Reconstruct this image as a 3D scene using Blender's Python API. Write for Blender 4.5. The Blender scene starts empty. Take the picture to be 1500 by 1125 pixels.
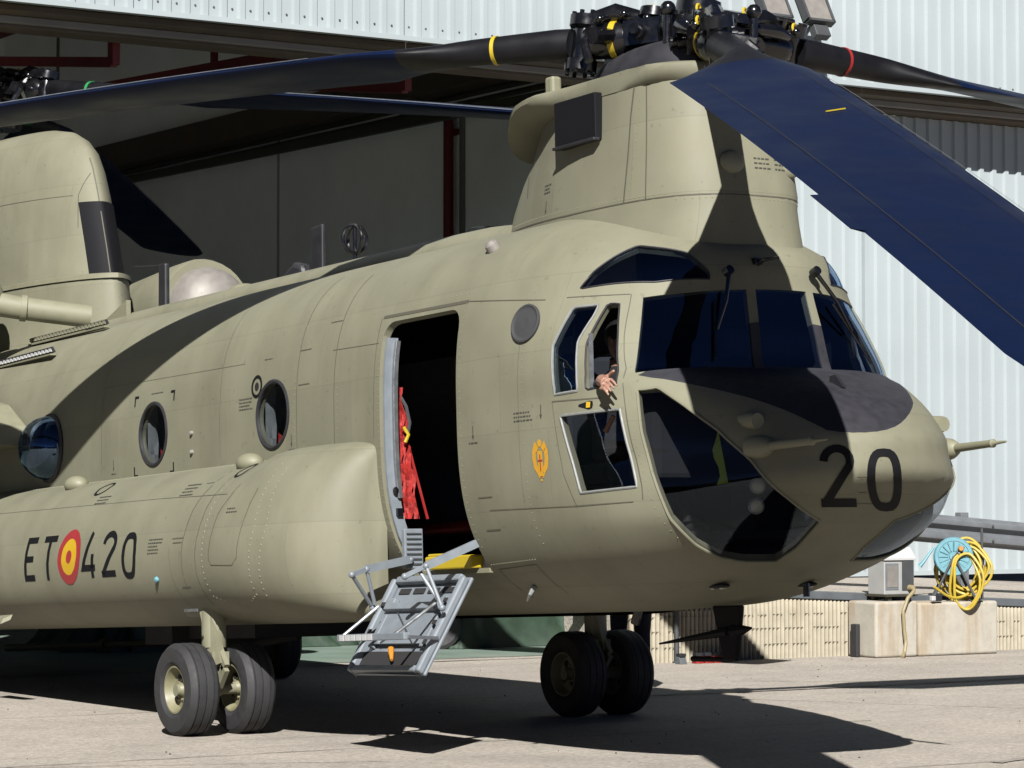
import bpy, bmesh, math, random
from mathutils import Vector, Matrix
from mathutils.bvhtree import BVHTree
random.seed(7)
S = bpy.context.scene
C = S.collection
R = math.radians
PI = math.pi

# ------------------------------------------------------------------ camera
cd = bpy.data.cameras.new('camera'); cam = bpy.data.objects.new('camera', cd); C.objects.link(cam)
cam.location = (17.7116, -10.463, 1.6398)
yaw, pit = 2.5739, 0.0399
fw = Vector((math.cos(pit)*math.cos(yaw), math.cos(pit)*math.sin(yaw), math.sin(pit)))
cam.rotation_euler = fw.to_track_quat('-Z', 'Y').to_euler()
cd.sensor_width = 36.0; cd.lens = 36.0*4154.387/1500.0
cd.clip_start = 0.5; cd.clip_end = 3000
S.camera = cam
# ------------------------------------------------------------------ world, sun, exposure
SUN_AZ, SUN_EL = R(-34.3), R(36.6)
w = bpy.data.worlds.new('World'); S.world = w; w.use_nodes = True
nt = w.node_tree; bg = nt.nodes['Background']
sky = nt.nodes.new('ShaderNodeTexSky'); sky.sky_type = 'NISHITA'; sky.sun_disc = False
sky.sun_elevation = SUN_EL
sky.sun_rotation = PI/2 - SUN_AZ
sky.altitude = 2500; sky.air_density = 0.18; sky.dust_density = 0.0; sky.ozone_density = 3.0
nt.links.new(sky.outputs[0], bg.inputs[0]); bg.inputs[1].default_value = 0.05
sd = bpy.data.lights.new('sun', 'SUN'); sd.energy = 5.0; sd.angle = R(0.5); sd.color = (1.0, 0.975, 0.94)
so = bpy.data.objects.new('sun', sd); C.objects.link(so)
sdir = Vector((math.cos(SUN_EL)*math.cos(SUN_AZ), math.cos(SUN_EL)*math.sin(SUN_AZ), math.sin(SUN_EL)))
so.rotation_euler = (-sdir).to_track_quat('-Z', 'Y').to_euler(); so.location = sdir*60
S.view_settings.view_transform = 'Standard'; S.view_settings.look = 'None'
S.view_settings.exposure = 1.32; S.view_settings.gamma = 1.0
S.render.engine = 'CYCLES'

# ------------------------------------------------------------------ materials
M = {}
def mat(name, col, rough=0.6, metal=0.0, var=0.0, scale=6.0, bump=0.0, bscale=40.0, col2=None, c2scale=1.5, c2lo=0.5, c2hi=0.7, spec=0.5, streak=None, coat=0.0):
    kk = 1.0 if name in ('wall_in', 'ceil_in') else .405
    col = tuple(c*kk for c in col); col2 = tuple(c*kk for c in col2) if col2 else None
    m = bpy.data.materials.new(name); m.use_nodes = True; n = m.node_tree; b = n.nodes['Principled BSDF']
    b.inputs['Base Color'].default_value = (*col, 1); b.inputs['Roughness'].default_value = rough
    b.inputs['Metallic'].default_value = metal; b.inputs['Specular IOR Level'].default_value = spec
    b.inputs['Coat Weight'].default_value = coat
    tc = n.nodes.new('ShaderNodeTexCoord'); src = tc.outputs['Object']
    last = None
    if var or col2:
        rgb = n.nodes.new('ShaderNodeRGB'); rgb.outputs[0].default_value = (*col, 1); last = rgb.outputs[0]
    if col2:
        mp = n.nodes.new('ShaderNodeMapping'); n.links.new(src, mp.inputs[0])
        if streak: mp.inputs['Scale'].default_value = streak
        t = n.nodes.new('ShaderNodeTexNoise'); t.inputs['Scale'].default_value = c2scale; t.inputs['Detail'].default_value = 8; t.inputs['Roughness'].default_value = 0.65
        n.links.new(mp.outputs[0], t.inputs['Vector'])
        r = n.nodes.new('ShaderNodeMapRange'); r.inputs[1].default_value = c2lo; r.inputs[2].default_value = c2hi
        n.links.new(t.outputs['Fac'], r.inputs[0])
        mx = n.nodes.new('ShaderNodeMix'); mx.data_type = 'RGBA'; n.links.new(r.outputs[0], mx.inputs['Factor'])
        n.links.new(last, mx.inputs['A']); mx.inputs['B'].default_value = (*col2, 1); last = mx.outputs['Result']
    if var:
        t = n.nodes.new('ShaderNodeTexNoise'); t.inputs['Scale'].default_value = scale; t.inputs['Detail'].default_value = 6
        n.links.new(src, t.inputs['Vector'])
        r = n.nodes.new('ShaderNodeMapRange'); r.inputs[1].default_value = 0.3; r.inputs[2].default_value = 0.7
        r.inputs[3].default_value = 1-var; r.inputs[4].default_value = 1+var
        n.links.new(t.outputs['Fac'], r.inputs[0])
        mx = n.nodes.new('ShaderNodeMix'); mx.data_type = 'RGBA'; mx.blend_type = 'MULTIPLY'; mx.inputs['Factor'].default_value = 1
        n.links.new(last, mx.inputs['A']); n.links.new(r.outputs[0], mx.inputs['B']); last = mx.outputs['Result']
        r2 = n.nodes.new('ShaderNodeMapRange'); r2.inputs[1].default_value = 0.3; r2.inputs[2].default_value = 0.7
        r2.inputs[3].default_value = max(0.02, rough-0.08); r2.inputs[4].default_value = min(1, rough+0.08)
        n.links.new(t.outputs['Fac'], r2.inputs[0]); n.links.new(r2.outputs[0], b.inputs['Roughness'])
    if last: n.links.new(last, b.inputs['Base Color'])
    if bump:
        t = n.nodes.new('ShaderNodeTexNoise'); t.inputs['Scale'].default_value = bscale; t.inputs['Detail'].default_value = 5
        n.links.new(src, t.inputs['Vector'])
        bp = n.nodes.new('ShaderNodeBump'); bp.inputs['Strength'].default_value = bump; bp.inputs['Distance'].default_value = 0.01
        n.links.new(t.outputs['Fac'], bp.inputs['Height']); n.links.new(bp.outputs[0], b.inputs['Normal'])
    M[name] = m; return m
def glass(name, tint, refl=1.0, ior=1.5, rough=0.01, tintg=(1,1,1)):
    m = bpy.data.materials.new(name); m.use_nodes = True; n = m.node_tree
    for x in list(n.nodes): n.nodes.remove(x)
    o = n.nodes.new('ShaderNodeOutputMaterial'); mx = n.nodes.new('ShaderNodeMixShader')
    tr = n.nodes.new('ShaderNodeBsdfTransparent'); tr.inputs[0].default_value = (*tint, 1)
    gl = n.nodes.new('ShaderNodeBsdfGlossy'); gl.inputs['Roughness'].default_value = rough; gl.inputs['Color'].default_value = (*tintg, 1)
    lw = n.nodes.new('ShaderNodeLayerWeight'); lw.inputs['Blend'].default_value = .5
    pw = n.nodes.new('ShaderNodeMath'); pw.operation = 'POWER'; pw.inputs[1].default_value = 5.0; n.links.new(lw.outputs['Facing'], pw.inputs[0])
    f0 = 1.6*((ior-1)/(ior+1))**2; ma = n.nodes.new('ShaderNodeMath'); ma.operation = 'MULTIPLY_ADD'; ma.inputs[1].default_value = 1-f0; ma.inputs[2].default_value = f0; ma.use_clamp = True
    n.links.new(pw.outputs[0], ma.inputs[0]); n.links.new(ma.outputs[0], mx.inputs[0]); n.links.new(tr.outputs[0], mx.inputs[1]); n.links.new(gl.outputs[0], mx.inputs[2]); n.links.new(mx.outputs[0], o.inputs[0])
    M[name] = m; return m
mat('tan', (.312,.303,.210), .68, var=.06, scale=2.6, bump=.10, bscale=5, col2=(.252,.242,.163), c2scale=1.3, c2lo=.46, c2hi=.74, streak=(1.4,1,.35), spec=.35)
mat('tan2', (.328,.318,.212), .6, var=.06, scale=9)
mat('tan_line', (.125,.116,.08), .75)
mat('black', (.018,.018,.024), .55, var=.15, scale=8)
mat('deck_black', (.022,.021,.03), .7, var=.2, scale=14, bump=.15, bscale=120)
mat('mark_black', (.009,.009,.012), .7, spec=.15)
mat('shank', (.007,.007,.010), .5, spec=.25, var=.2)
mat('stencil', (.07,.068,.055), .7)
mat('hub', (.008,.008,.010), .22, var=.2, scale=18, spec=.6)
mat('blade', (.0042,.0122,.050), .48, var=.12, scale=2.5, spec=.10, col2=(.0078,.0165,.050), c2scale=2.2, c2lo=.5, c2hi=.8, streak=(.5,4,1))
mat('yellow', (.75,.55,.02), .5)
mat('orange', (.75,.30,.03), .5, var=.08)
mat('red', (.42,.015,.012), .55, var=.1)
mat('mark_red', (.45,.03,.035), .6)
mat('mark_yellow', (.80,.50,.01), .6)
mat('crest', (.78,.40,.02), .6)
mat('white', (.75,.75,.74), .5)
mat('green_band', (.03,.35,.10), .5)
mat('seal', (.30,.31,.295), .6, var=.12, scale=30)
mat('door_grey', (.29,.33,.37), .45, var=.08, scale=12)
mat('silver', (.62,.64,.66), .3, metal=.8, var=.1, scale=20)
mat('chrome', (.40,.37,.335), .6, metal=.3, var=.08, scale=12)
mat('rubber', (.028,.028,.03), .75, var=.18, scale=16, bump=.1, bscale=60)
mat('rim', (.30,.28,.16), .55, var=.12, scale=14)
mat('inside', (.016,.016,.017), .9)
mat('inside_grey', (.05,.052,.055), .85, var=.1)
mat('quilt', (.50,.52,.52), .8, var=.12, scale=12, bump=.4, bscale=22)
mat('red_cloth', (.52,.018,.012), .7, var=.4, scale=26, bump=.8, bscale=26)
mat('skin', (.50,.27,.19), .5, var=.08, scale=20)
mat('cloth_dark', (.012,.012,.014), .9, var=.2, scale=20)
mat('cloth_navy', (.012,.014,.03), .9, var=.2, scale=16, bump=.3, bscale=30)
mat('hair', (.02,.014,.01), .7)
mat('hivis', (.45,.62,.03), .6)
mat('lens_glass', (.55,.56,.42), .2, spec=.8)
mat('concrete', (.62,.575,.48), .9, var=.08, scale=10, bump=.25, bscale=50, col2=(.45,.27,.10), c2scale=1.4, c2lo=.50, c2hi=.74, streak=(2.2,2.2,.25))
mat('rib_cream', (.60,.535,.40), .9, var=.12, scale=8, bump=.2, bscale=40, col2=(.46,.38,.26), c2scale=2.2, c2lo=.55, c2hi=.8)
mat('rib_gap', (.20,.16,.11), .95, var=.2, scale=9)
mat('cap_grey', (.13,.145,.16), .8, var=.15)
mat('galv', (.30,.32,.34), .5, metal=.3, var=.1)
mat('rail_dark', (.075,.08,.085), .6, var=.1)
mat('clad', (.575,.645,.662), .45, var=.04, scale=.8, col2=(.50,.565,.57), c2scale=.7, c2lo=.55, c2hi=.9, streak=(3,3,.3))
mat('screw', (.12,.12,.12), .5)
mat('soffit', (.15,.12,.085), .8, var=.2, scale=3, col2=(.20,.11,.05), c2scale=1.2, c2lo=.55, c2hi=.7)
mat('beam_grey', (.34,.33,.31), .7, var=.12, scale=2)
mat('red_steel', (.24,.010,.012), .6, var=.15)
mat('wall_in', (.80,.81,.79), .85, var=.06, scale=.7, col2=(.72,.73,.69), c2scale=.5, c2lo=.5, c2hi=.8)
mat('ceil_in', (.16,.15,.13), .9, var=.1)
mat('floor_green', (.27,.37,.30), .6, var=.08, scale=2, col2=(.34,.38,.32), c2scale=1.2)
mat('tarp', (.028,.065,.035), .65, var=.25, scale=5, bump=.2, bscale=20)
mat('cyan', (.16,.42,.50), .5, var=.08, scale=30)
mat('cable_yellow', (.72,.52,.05), .5, var=.06, scale=20)
mat('cable_tan', (.42,.34,.18), .6)
mat('box_grey', (.52,.52,.50), .5, var=.06)
mat('brick_far', (.22,.09,.055), .9, var=.15)
mat('window_far', (.05,.06,.07), .2)
mat('joint', (.12,.10,.085), .95, var=.2)
mat('tyre_mark', (.44,.39,.335), .93, var=.25, scale=5)
mat('oil_stain', (.30,.265,.225), .8, var=.3, scale=9)
mat('pale_edge', (.16,.18,.22), .45, var=.4, scale=14)  # paler blue-grey for the strip along each blade's leading edge
mat('screen_blue', (.02,.06,.16), .4)
mat('khaki_dark', (.06,.055,.03), .7)
glass('glass', (.42,.47,.55), ior=1.75, tintg=(.50,.70,1.0))
glass('glass_clear', (.55,.58,.60), ior=1.5)
glass('glass_chin', (.66,.67,.69), ior=1.45, tintg=(.42,.50,.60))
# skin panels: faint tone steps between sheets and thin lap lines
def skin_panels(m):
    n = m.node_tree; b = n.nodes['Principled BSDF']; tc = [x for x in n.nodes if x.type == 'TEX_COORD'][0]; old = b.inputs['Base Color'].links[0].from_socket
    sp = n.nodes.new('ShaderNodeSeparateXYZ'); n.links.new(tc.outputs['Object'], sp.inputs[0]); cb = n.nodes.new('ShaderNodeCombineXYZ')
    n.links.new(sp.outputs['X'], cb.inputs['X']); n.links.new(sp.outputs['Z'], cb.inputs['Y'])
    br = n.nodes.new('ShaderNodeTexBrick'); br.inputs['Scale'].default_value = 1.0; br.inputs['Brick Width'].default_value = .92; br.inputs['Row Height'].default_value = .47
    br.inputs['Mortar Size'].default_value = .0022; br.inputs['Mortar Smooth'].default_value = .4; br.inputs['Color1'].default_value = (.955,.955,.955,1); br.inputs['Color2'].default_value = (1.04,1.04,1.04,1); br.inputs['Mortar'].default_value = (.80,.80,.79,1)
    n.links.new(cb.outputs[0], br.inputs['Vector'])
    mx = n.nodes.new('ShaderNodeMix'); mx.data_type = 'RGBA'; mx.blend_type = 'MULTIPLY'; mx.inputs['Factor'].default_value = 1
    n.links.new(old, mx.inputs['A']); n.links.new(br.outputs['Color'], mx.inputs['B'])
    # small scuffs and spots
    t = n.nodes.new('ShaderNodeTexNoise'); t.inputs['Scale'].default_value = 22; t.inputs['Detail'].default_value = 3; n.links.new(tc.outputs['Object'], t.inputs['Vector'])
    r = n.nodes.new('ShaderNodeMapRange'); r.inputs[1].default_value = .66; r.inputs[2].default_value = .74; r.inputs[3].default_value = 1; r.inputs[4].default_value = .80; n.links.new(t.outputs['Fac'], r.inputs[0])
    m2 = n.nodes.new('ShaderNodeMix'); m2.data_type = 'RGBA'; m2.blend_type = 'MULTIPLY'; m2.inputs['Factor'].default_value = 1
    n.links.new(mx.outputs['Result'], m2.inputs['A']); n.links.new(r.outputs[0], m2.inputs['B']); n.links.new(m2.outputs['Result'], b.inputs['Base Color'])
skin_panels(M['tan'])
# apron: fine aggregate, broad stains
def apron():
    m = mat('apron', (.60,.535,.452), .92, var=.08, scale=1.3, col2=(.50,.45,.385), c2scale=.5, c2lo=.45, c2hi=.75)
    n = m.node_tree; b = n.nodes['Principled BSDF']; tc = [x for x in n.nodes if x.type == 'TEX_COORD'][0]
    old = b.inputs['Base Color'].links[0].from_socket
    v = n.nodes.new('ShaderNodeTexVoronoi'); v.inputs['Scale'].default_value = 42; n.links.new(tc.outputs['Object'], v.inputs['Vector'])
    r = n.nodes.new('ShaderNodeMapRange'); r.inputs[1].default_value = 0; r.inputs[2].default_value = 1; r.inputs[3].default_value = .72; r.inputs[4].default_value = 1.22
    n.links.new(v.outputs['Color'], r.inputs[0])
    mx = n.nodes.new('ShaderNodeMix'); mx.data_type = 'RGBA'; mx.blend_type = 'MULTIPLY'; mx.inputs['Factor'].default_value = 1
    n.links.new(old, mx.inputs['A']); n.links.new(r.outputs[0], mx.inputs['B'])
    # dark dust streaks, long across the view
    mp = n.nodes.new('ShaderNodeMapping'); mp.inputs['Scale'].default_value = (1.6,.22,1); n.links.new(tc.outputs['Object'], mp.inputs[0])
    t = n.nodes.new('ShaderNodeTexNoise'); t.inputs['Scale'].default_value = 1.6; t.inputs['Detail'].default_value = 9; n.links.new(mp.outputs[0], t.inputs['Vector'])
    r2 = n.nodes.new('ShaderNodeMapRange'); r2.inputs[1].default_value = .56; r2.inputs[2].default_value = .72; r2.inputs[3].default_value = 1; r2.inputs[4].default_value = .84; n.links.new(t.outputs['Fac'], r2.inputs[0])
    m2 = n.nodes.new('ShaderNodeMix'); m2.data_type = 'RGBA'; m2.blend_type = 'MULTIPLY'; m2.inputs['Factor'].default_value = 1
    n.links.new(mx.outputs['Result'], m2.inputs['A']); n.links.new(r2.outputs[0], m2.inputs['B'])
    n.links.new(m2.outputs['Result'], b.inputs['Base Color'])
    bp = n.nodes.new('ShaderNodeBump'); bp.inputs['Strength'].default_value = .5; bp.inputs['Distance'].default_value = .012
    n.links.new(v.outputs['Distance'], bp.inputs['Height']); n.links.new(bp.outputs[0], b.inputs['Normal'])
apron()

# ------------------------------------------------------------------ mesh helpers
class MB:
    def __init__(s): s.v = []; s.f = []; s.m = []; s.mi = 0
    def add(s, vs, fs):
        o = len(s.v); s.v += [tuple(x) for x in vs]; s.f += [tuple(i+o for i in f) for f in fs]; s.m += [s.mi]*len(fs); return s
    def box(s, c, d, mtx=None):
        x, y, z = d[0]/2, d[1]/2, d[2]/2
        P = [Vector((i*x, j*y, k*z)) for k in (-1,1) for j in (-1,1) for i in (-1,1)]
        if mtx: P = [mtx @ p for p in P]
        P = [p+Vector(c) for p in P]
        return s.add(P, [(0,2,3,1),(4,5,7,6),(0,1,5,4),(2,6,7,3),(1,3,7,5),(0,4,6,2)])
    def bar(s, a, b, wd, ht, up=(0,0,1)):
        a = Vector(a); b = Vector(b); d = b-a; L = d.length; x = d.normalized()
        y = Vector(up).cross(x)
        if y.length < 1e-4: y = Vector((0,1,0)).cross(x)
        y.normalize(); z = x.cross(y)
        m = Matrix((x, y, z)).transposed()
        return s.box((a+b)/2, (L, wd, ht), m)
    def tube(s, pts, r, n=10, closed=False, caps=True, flat=None):
        P = [Vector(p) for p in pts]; k = len(P); rr = r if isinstance(r, (list, tuple)) else [r]*k
        up = None; V = []
        for i, p in enumerate(P):
            if closed: t = P[(i+1) % k]-P[i-1]
            else: t = P[min(i+1, k-1)]-P[max(i-1, 0)]
            t.normalize()
            if up is None:
                up = Vector((0,0,1)) if abs(t.z) < .9 else Vector((1,0,0))
            up = (up - t*up.dot(t))
            if up.length < 1e-5: up = t.orthogonal()
            up.normalize(); sd = t.cross(up)
            for j in range(n):
                a = 2*PI*j/n; V.append(p + sd*math.cos(a)*rr[i] + up*math.sin(a)*rr[i])
        F = []
        for i in range(k if closed else k-1):
            a = i*n; b = ((i+1) % k)*n
            for j in range(n): F.append((a+j, a+(j+1) % n, b+(j+1) % n, b+j))
        if caps and not closed: F.append(tuple(range(n))[::-1]); F.append(tuple((k-1)*n+j for j in range(n)))
        return s.add(V, F)
    def lathe(s, prof, o, axis, n=24, caps=True):
        ax = Vector(axis).normalized(); u = ax.orthogonal().normalized(); w_ = ax.cross(u); o = Vector(o)
        V = []; F = []; k = len(prof)
        for (h, r) in prof:
            for j in range(n):
                a = 2*PI*j/n; V.append(o+ax*h+(u*math.cos(a)+w_*math.sin(a))*r)
        for i in range(k-1):
            for j in range(n): F.append((i*n+j, i*n+(j+1) % n, (i+1)*n+(j+1) % n, (i+1)*n+j))
        if caps and prof[0][1] > 1e-6: F.append(tuple(range(n))[::-1])
        if caps and prof[-1][1] > 1e-6: F.append(tuple((k-1)*n+j for j in range(n)))
        return s.add(V, F)
    def cyl(s, a, b, r, n=16):
        a = Vector(a); b = Vector(b); return s.lathe([(0, r), ((b-a).length, r)], a, b-a, n)
    def ell(s, c, r, n=12, mtx=None):
        V = []; F = []; c = Vector(c)
        for i in range(n+1):
            t = PI*i/n
            for j in range(2*n):
                a = PI*j/n; p = Vector((r[0]*math.sin(t)*math.cos(a), r[1]*math.sin(t)*math.sin(a), r[2]*math.cos(t)))
                if mtx: p = mtx @ p
                V.append(c+p)
        for i in range(n):
            for j in range(2*n): F.append((i*2*n+j, (i+1)*2*n+j, (i+1)*2*n+(j+1) % (2*n), i*2*n+(j+1) % (2*n)))
        return s.add(V, F)
    def loft(s, rings, closed=True, caps=True):
        n = len(rings[0]); V = [p for r_ in rings for p in r_]; F = []
        for i in range(len(rings)-1):
            for j in range(n if closed else n-1):
                F.append((i*n+j, i*n+(j+1) % n, (i+1)*n+(j+1) % n, (i+1)*n+j))
        if caps: F.append(tuple(range(n))[::-1]); F.append(tuple((len(rings)-1)*n+j for j in range(n)))
        return s.add(V, F)
    def prism(s, poly, off):
        n = len(poly); off = Vector(off); P = [Vector(p) for p in poly]
        V = P+[p+off for p in P]
        return s.add(V, [tuple(range(n))[::-1], tuple(range(n, 2*n))]+[(i, (i+1) % n, n+(i+1) % n, n+i) for i in range(n)])
    def mesh(s, name, mats, smooth=True, ang=38):
        me = bpy.data.meshes.new(name); me.from_pydata(s.v, [], s.f)
        mats = mats if isinstance(mats, (list, tuple)) else [mats]
        for x in mats: me.materials.append(M[x])
        if len(mats) > 1: me.polygons.foreach_set('material_index', s.m)
        b = bmesh.new(); b.from_mesh(me); bmesh.ops.remove_doubles(b, verts=b.verts, dist=1e-6); bmesh.ops.recalc_face_normals(b, faces=b.faces); b.to_mesh(me); b.free()
        fin(me, smooth, ang); return me
    def build(s, name, mats, parent=None, smooth=True, ang=38, bevel=0):
        o = bpy.data.objects.new(name, s.mesh(name, mats, smooth, ang)); C.objects.link(o)
        if parent: o.parent = parent
        if bevel:
            md = o.modifiers.new('bevel', 'BEVEL'); md.width = bevel; md.segments = 2; md.limit_method = 'ANGLE'; md.angle_limit = R(40)
        return o
def fin(me, smooth=True, ang=38):
    if smooth:
        me.polygons.foreach_set('use_smooth', [True]*len(me.polygons)); me.set_sharp_from_angle(angle=R(ang))
    me.update()
def tag(o, label=None, cat=None, group=None, kind=None):
    if label: o['label'] = label
    if cat: o['category'] = cat
    if group: o['group'] = group
    if kind: o['kind'] = kind
    return o
def empty(name, loc=(0,0,0), rz=0):
    o = bpy.data.objects.new(name, None); C.objects.link(o); o.location = loc; o.rotation_euler.z = rz; o.empty_display_size = .2; return o
def link_copy(src, parent, loc=None):
    c = src.copy(); C.objects.link(c); c.parent = parent
    if loc is not None: c.location = loc
    return c
# ================================================================== SETTING
def sheet(name, pts, m, kind='structure', z=None):
    b = MB(); b.add(pts, [tuple(range(len(pts)))]); o = b.build(name, m, None, smooth=False)
    return tag(o, kind=kind)
XF = -7.0            # hangar front plane
g = sheet('ground', [(-900,-900,0),(900,-900,0),(900,900,0),(-900,900,0)], 'apron')
sheet('hangar_floor', [(-34,-22,.004),(XF+.05,-22,.004),(XF+.05,7.0,.004),(XF-.9,7.0,.004),(XF-.9,10.6,.004),(-34,10.6,.004)], 'floor_green')
# joints in the apron: thin irregular strips, parts of the ground
def joint(p, q, wd, n=30):
    b = MB(); V = []; F = []
    p = Vector(p); q = Vector(q); t = (q-p).normalized(); s_ = Vector((-t.y, t.x, 0))
    for i in range(n+1):
        c = p.lerp(q, i/n)+s_*random.uniform(-.02, .02); k = wd*random.uniform(.4, 1.2)
        V += [c+s_*k, c-s_*k]
    for i in range(n): F.append((2*i, 2*i+1, 2*i+3, 2*i+2))
    for i, v in enumerate(V): V[i] = (v.x, v.y, .004)
    b.add(V, F); b.build('expansion_joint', 'joint', g, smooth=False)
joint((-6.6,-20,0), (-6.6,7.4,0), .03, 80)
for (p, q, wd) in (((1.5,-8,0),(1.5,3,0),.008), ((4.6,-9,0),(4.4,3,0),.007), ((-2.2,-9,0),(-2.0,2,0),.007), ((-2.6,4.8,0),(1.2,11,0),.008), ((-1,3.4,0),(4.2,6.6,0),.007), ((-5,-3.2,0),(-1,-3.3,0),.008), ((.2,-7,0),(2.4,-1.6,0),.006)):
    joint(p, q, wd, 60)
# tyre marks and oil drips on the slab
def ribbon(name, P, wd, m, z=.0045):
    b = MB(); V = []; F = []; P = [Vector(p) for p in P]
    for i, p in enumerate(P):
        t = (P[min(i+1, len(P)-1)]-P[max(i-1, 0)]).normalized(); s_ = Vector((-t.y, t.x, 0))*wd*random.uniform(.65, 1.15)
        V += [(p.x+s_.x, p.y+s_.y, z), (p.x-s_.x, p.y-s_.y, z)]
    for i in range(len(P)-1):
        F.append((2*i, 2*i+1, 2*i+3, 2*i+2))
    b.add(V, F); b.build(name, m, g, smooth=False)
for ti, (x0, y0, cv, L_, hd) in enumerate(((4.5,1.5,-.012,56,1.9), (-1.5,3.0,.006,60,1.5), (2.5,-6.5,.004,60,2.6))):
    P = []; x, y, h_ = x0, y0, hd
    for k in range(L_): P.append((x, y, 0)); x += .16*math.cos(h_); y += .16*math.sin(h_); h_ += cv
    ribbon('tyre_mark', P, .045, 'tyre_mark', .0065+.002*ti)
# pebbles and grit
b = MB()
for i in range(170):
    x = random.uniform(-5.5, 7); y = random.uniform(-6, 10); r = random.uniform(.003, .010)
    b.ell((x, y, r*.5), (r, r*.8, r*.6), 3)
tag(b.build('loose_grit', 'joint', None), 'scattered dark grit and small stones on the pale apron', 'grit', kind='stuff')

# ---- raised ramp behind the ribbed wall
b = MB(); b.loft([[(-5.35,7.0,-.2),(-5.35,7.0,.72),(-14,7.0,.76),(-14,7.0,-.2)], [(-5.35,22,-.2),(-5.35,22,.0),(-14,22,.70),(-14,22,-.2)]])
ramp = tag(b.build('ramp', 'apron', None, smooth=False), kind='structure')
b = MB()
for k, (xx, z0, z1) in enumerate(((-5.9,.727,.075),)):
    b.add([(xx,7.0,z0),(xx,22,z1),(xx-.07,22,z1+.01),(xx-.07,7.0,z0+.006)], [(0,1,2,3)])
b.build('drain_slot', 'joint', ramp, smooth=False)

# ---- hangar
hg = empty('hangar', (XF, 6, 0)); tag(hg, 'white corrugated hangar with open doorway and dark interior behind the helicopter', 'hangar')
HG = Vector(hg.location)
def hb(mb, name, m, **k):
    o = mb.build(name, m, None, **k); o.parent = hg; o.matrix_parent_inverse = Matrix.Translation(-HG); return o
def corr_panel(name, width, z0, z1, period=.2, dep=.032):
    mb = MB(); V = []; n = int(round(width/period)); ys = []
    for i in range(n):
        y = i*period; ys += [(y, 0), (y+.105, 0), (y+.125, dep), (y+.178, dep)]
    ys.append((width-.002, 0))
    for (y, d) in ys: V += [(d, y, z0), (d, y, z1)]
    F = [(2*i, 2*i+2, 2*i+3, 2*i+1) for i in range(len(ys)-1)]
    mb.add(V, F)
    return mb.mesh(name, 'clad', smooth=False)
def place_panels(me, x, y0, n, width, name='cladding_panel', dz=0):
    for i in range(n):
        o = bpy.data.objects.new(name, me); C.objects.link(o); o.parent = hg; o.matrix_parent_inverse = Matrix.Translation(-HG)
        o.location = (x+random.uniform(-.003,.003), y0+i*width, dz)
mu = corr_panel('cladding_panel', 1.0, 6.30, 8.6); place_panels(mu, XF, -18, 42, 1.0)
mu2 = corr_panel('cladding_panel', 1.0, 8.58, 11.5); place_panels(mu2, XF+.006, -18, 42, 1.0)
ml = corr_panel('door_panel', 1.0, .78, 6.10); place_panels(ml, XF-.82, 6.7, 4, .98, 'door_panel'); place_panels(ml, XF-.75, 10.66, 12, 1.0, 'door_panel')
# screws along the bottom of the upper cladding
b = MB()
for i in range(42*5):
    y = -18+i*.2+.05; b.lathe([(0,.012),(.008,.010)], (XF+.001, y, 6.41), (1,0,0), 6)
o = hb(b, 'screw_row', 'screw'); o['kind'] = 'stuff'
b = MB(); b.box((XF+.02, 3, 6.285), (.09, 42, .05)); hb(b, 'drip_flashing', 'clad', smooth=False)
b = MB(); b.box((XF-.40, 3, 6.245), (.5, 42, .07)); hb(b, 'soffit', 'soffit', smooth=False, bevel=.01)
b = MB(); b.box((XF-.50, 3, 6.173), (.24, 42, .07)); hb(b, 'door_track_beam', 'beam_grey', smooth=False, bevel=.01)
b = MB(); b.box((XF-.62, 3, 6.122), (.34, 42, .03)); hb(b, 'track_soffit', 'soffit', smooth=False, bevel=.006)
# door leaf edges, seam and bottom sill
b = MB(); b.box((XF-.80, 10.64, 3.35), (.14, .06, 5.2)); hb(b, 'door_edge_post', 'clad', smooth=False)
b = MB(); b.box((XF-.86, 6.68, 3.3), (.12, .05, 5.3)); hb(b, 'door_edge_post', 'clad', smooth=False)
b = MB(); b.box((XF-.75, 14.5, .755), (.16, 16, .05)); hb(b, 'door_sill', 'clad', smooth=False)
b = MB(); b.box((XF-1.0, 14.5, 6.05), (.1, 8.6, .25)); hb(b, 'door_head', 'beam_grey', smooth=False)
# interior
b = MB(); b.box((-21, 10.95, 5.2), (26.5, .3, 11)); hb(b, 'side_wall', 'wall_in', smooth=False)
b = MB(); b.box((-34.2, -4, 5.5), (.3, 34, 12)); hb(b, 'back_wall', 'wall_in', smooth=False)
b = MB(); b.box((-21, -22.2, 5.5), (27, .3, 12)); hb(b, 'side_wall', 'wall_in', smooth=False)
b = MB(); b.box((-20.7, -5, 11.6), (27.4, 46, .2)); hb(b, 'roof', 'ceil_in', smooth=False)
b = MB(); b.box((XF-.35, 3, 8.9), (.1, 42, 5.2)); hb(b, 'inner_lining', 'ceil_in', smooth=False)
for xx in (-22.6,):
    b = MB(); b.box((xx, 10.79, 4.2), (.05, .02, 6.4)); hb(b, 'wall_seam', 'white', smooth=False)
b = MB(); b.cyl((-17.1,10.65,0), (-17.1,10.65,7.1), .075, 12); b.box((-17.1,10.72,6.9),(.2,.12,.08)); b.box((-17.1,10.72,3.9),(.2,.12,.06)); hb(b, 'red_riser_pipe', 'red_steel')
b = MB(); b.box((-16.9,10.76,4),( .07,.06,6.6)); hb(b, 'cable_duct', 'beam_grey', smooth=False)
b = MB(); b.box((-20.5,10.45,7.62),(26,.5,.42)); hb(b, 'crane_beam', 'soffit', smooth=False, bevel=.02)
b = MB()
for zz in (7.34,7.22): b.tube([(-33,10.5,zz),(-8,10.5,zz)], .045, 8)
hb(b, 'wall_pipe', 'khaki_dark')
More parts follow.
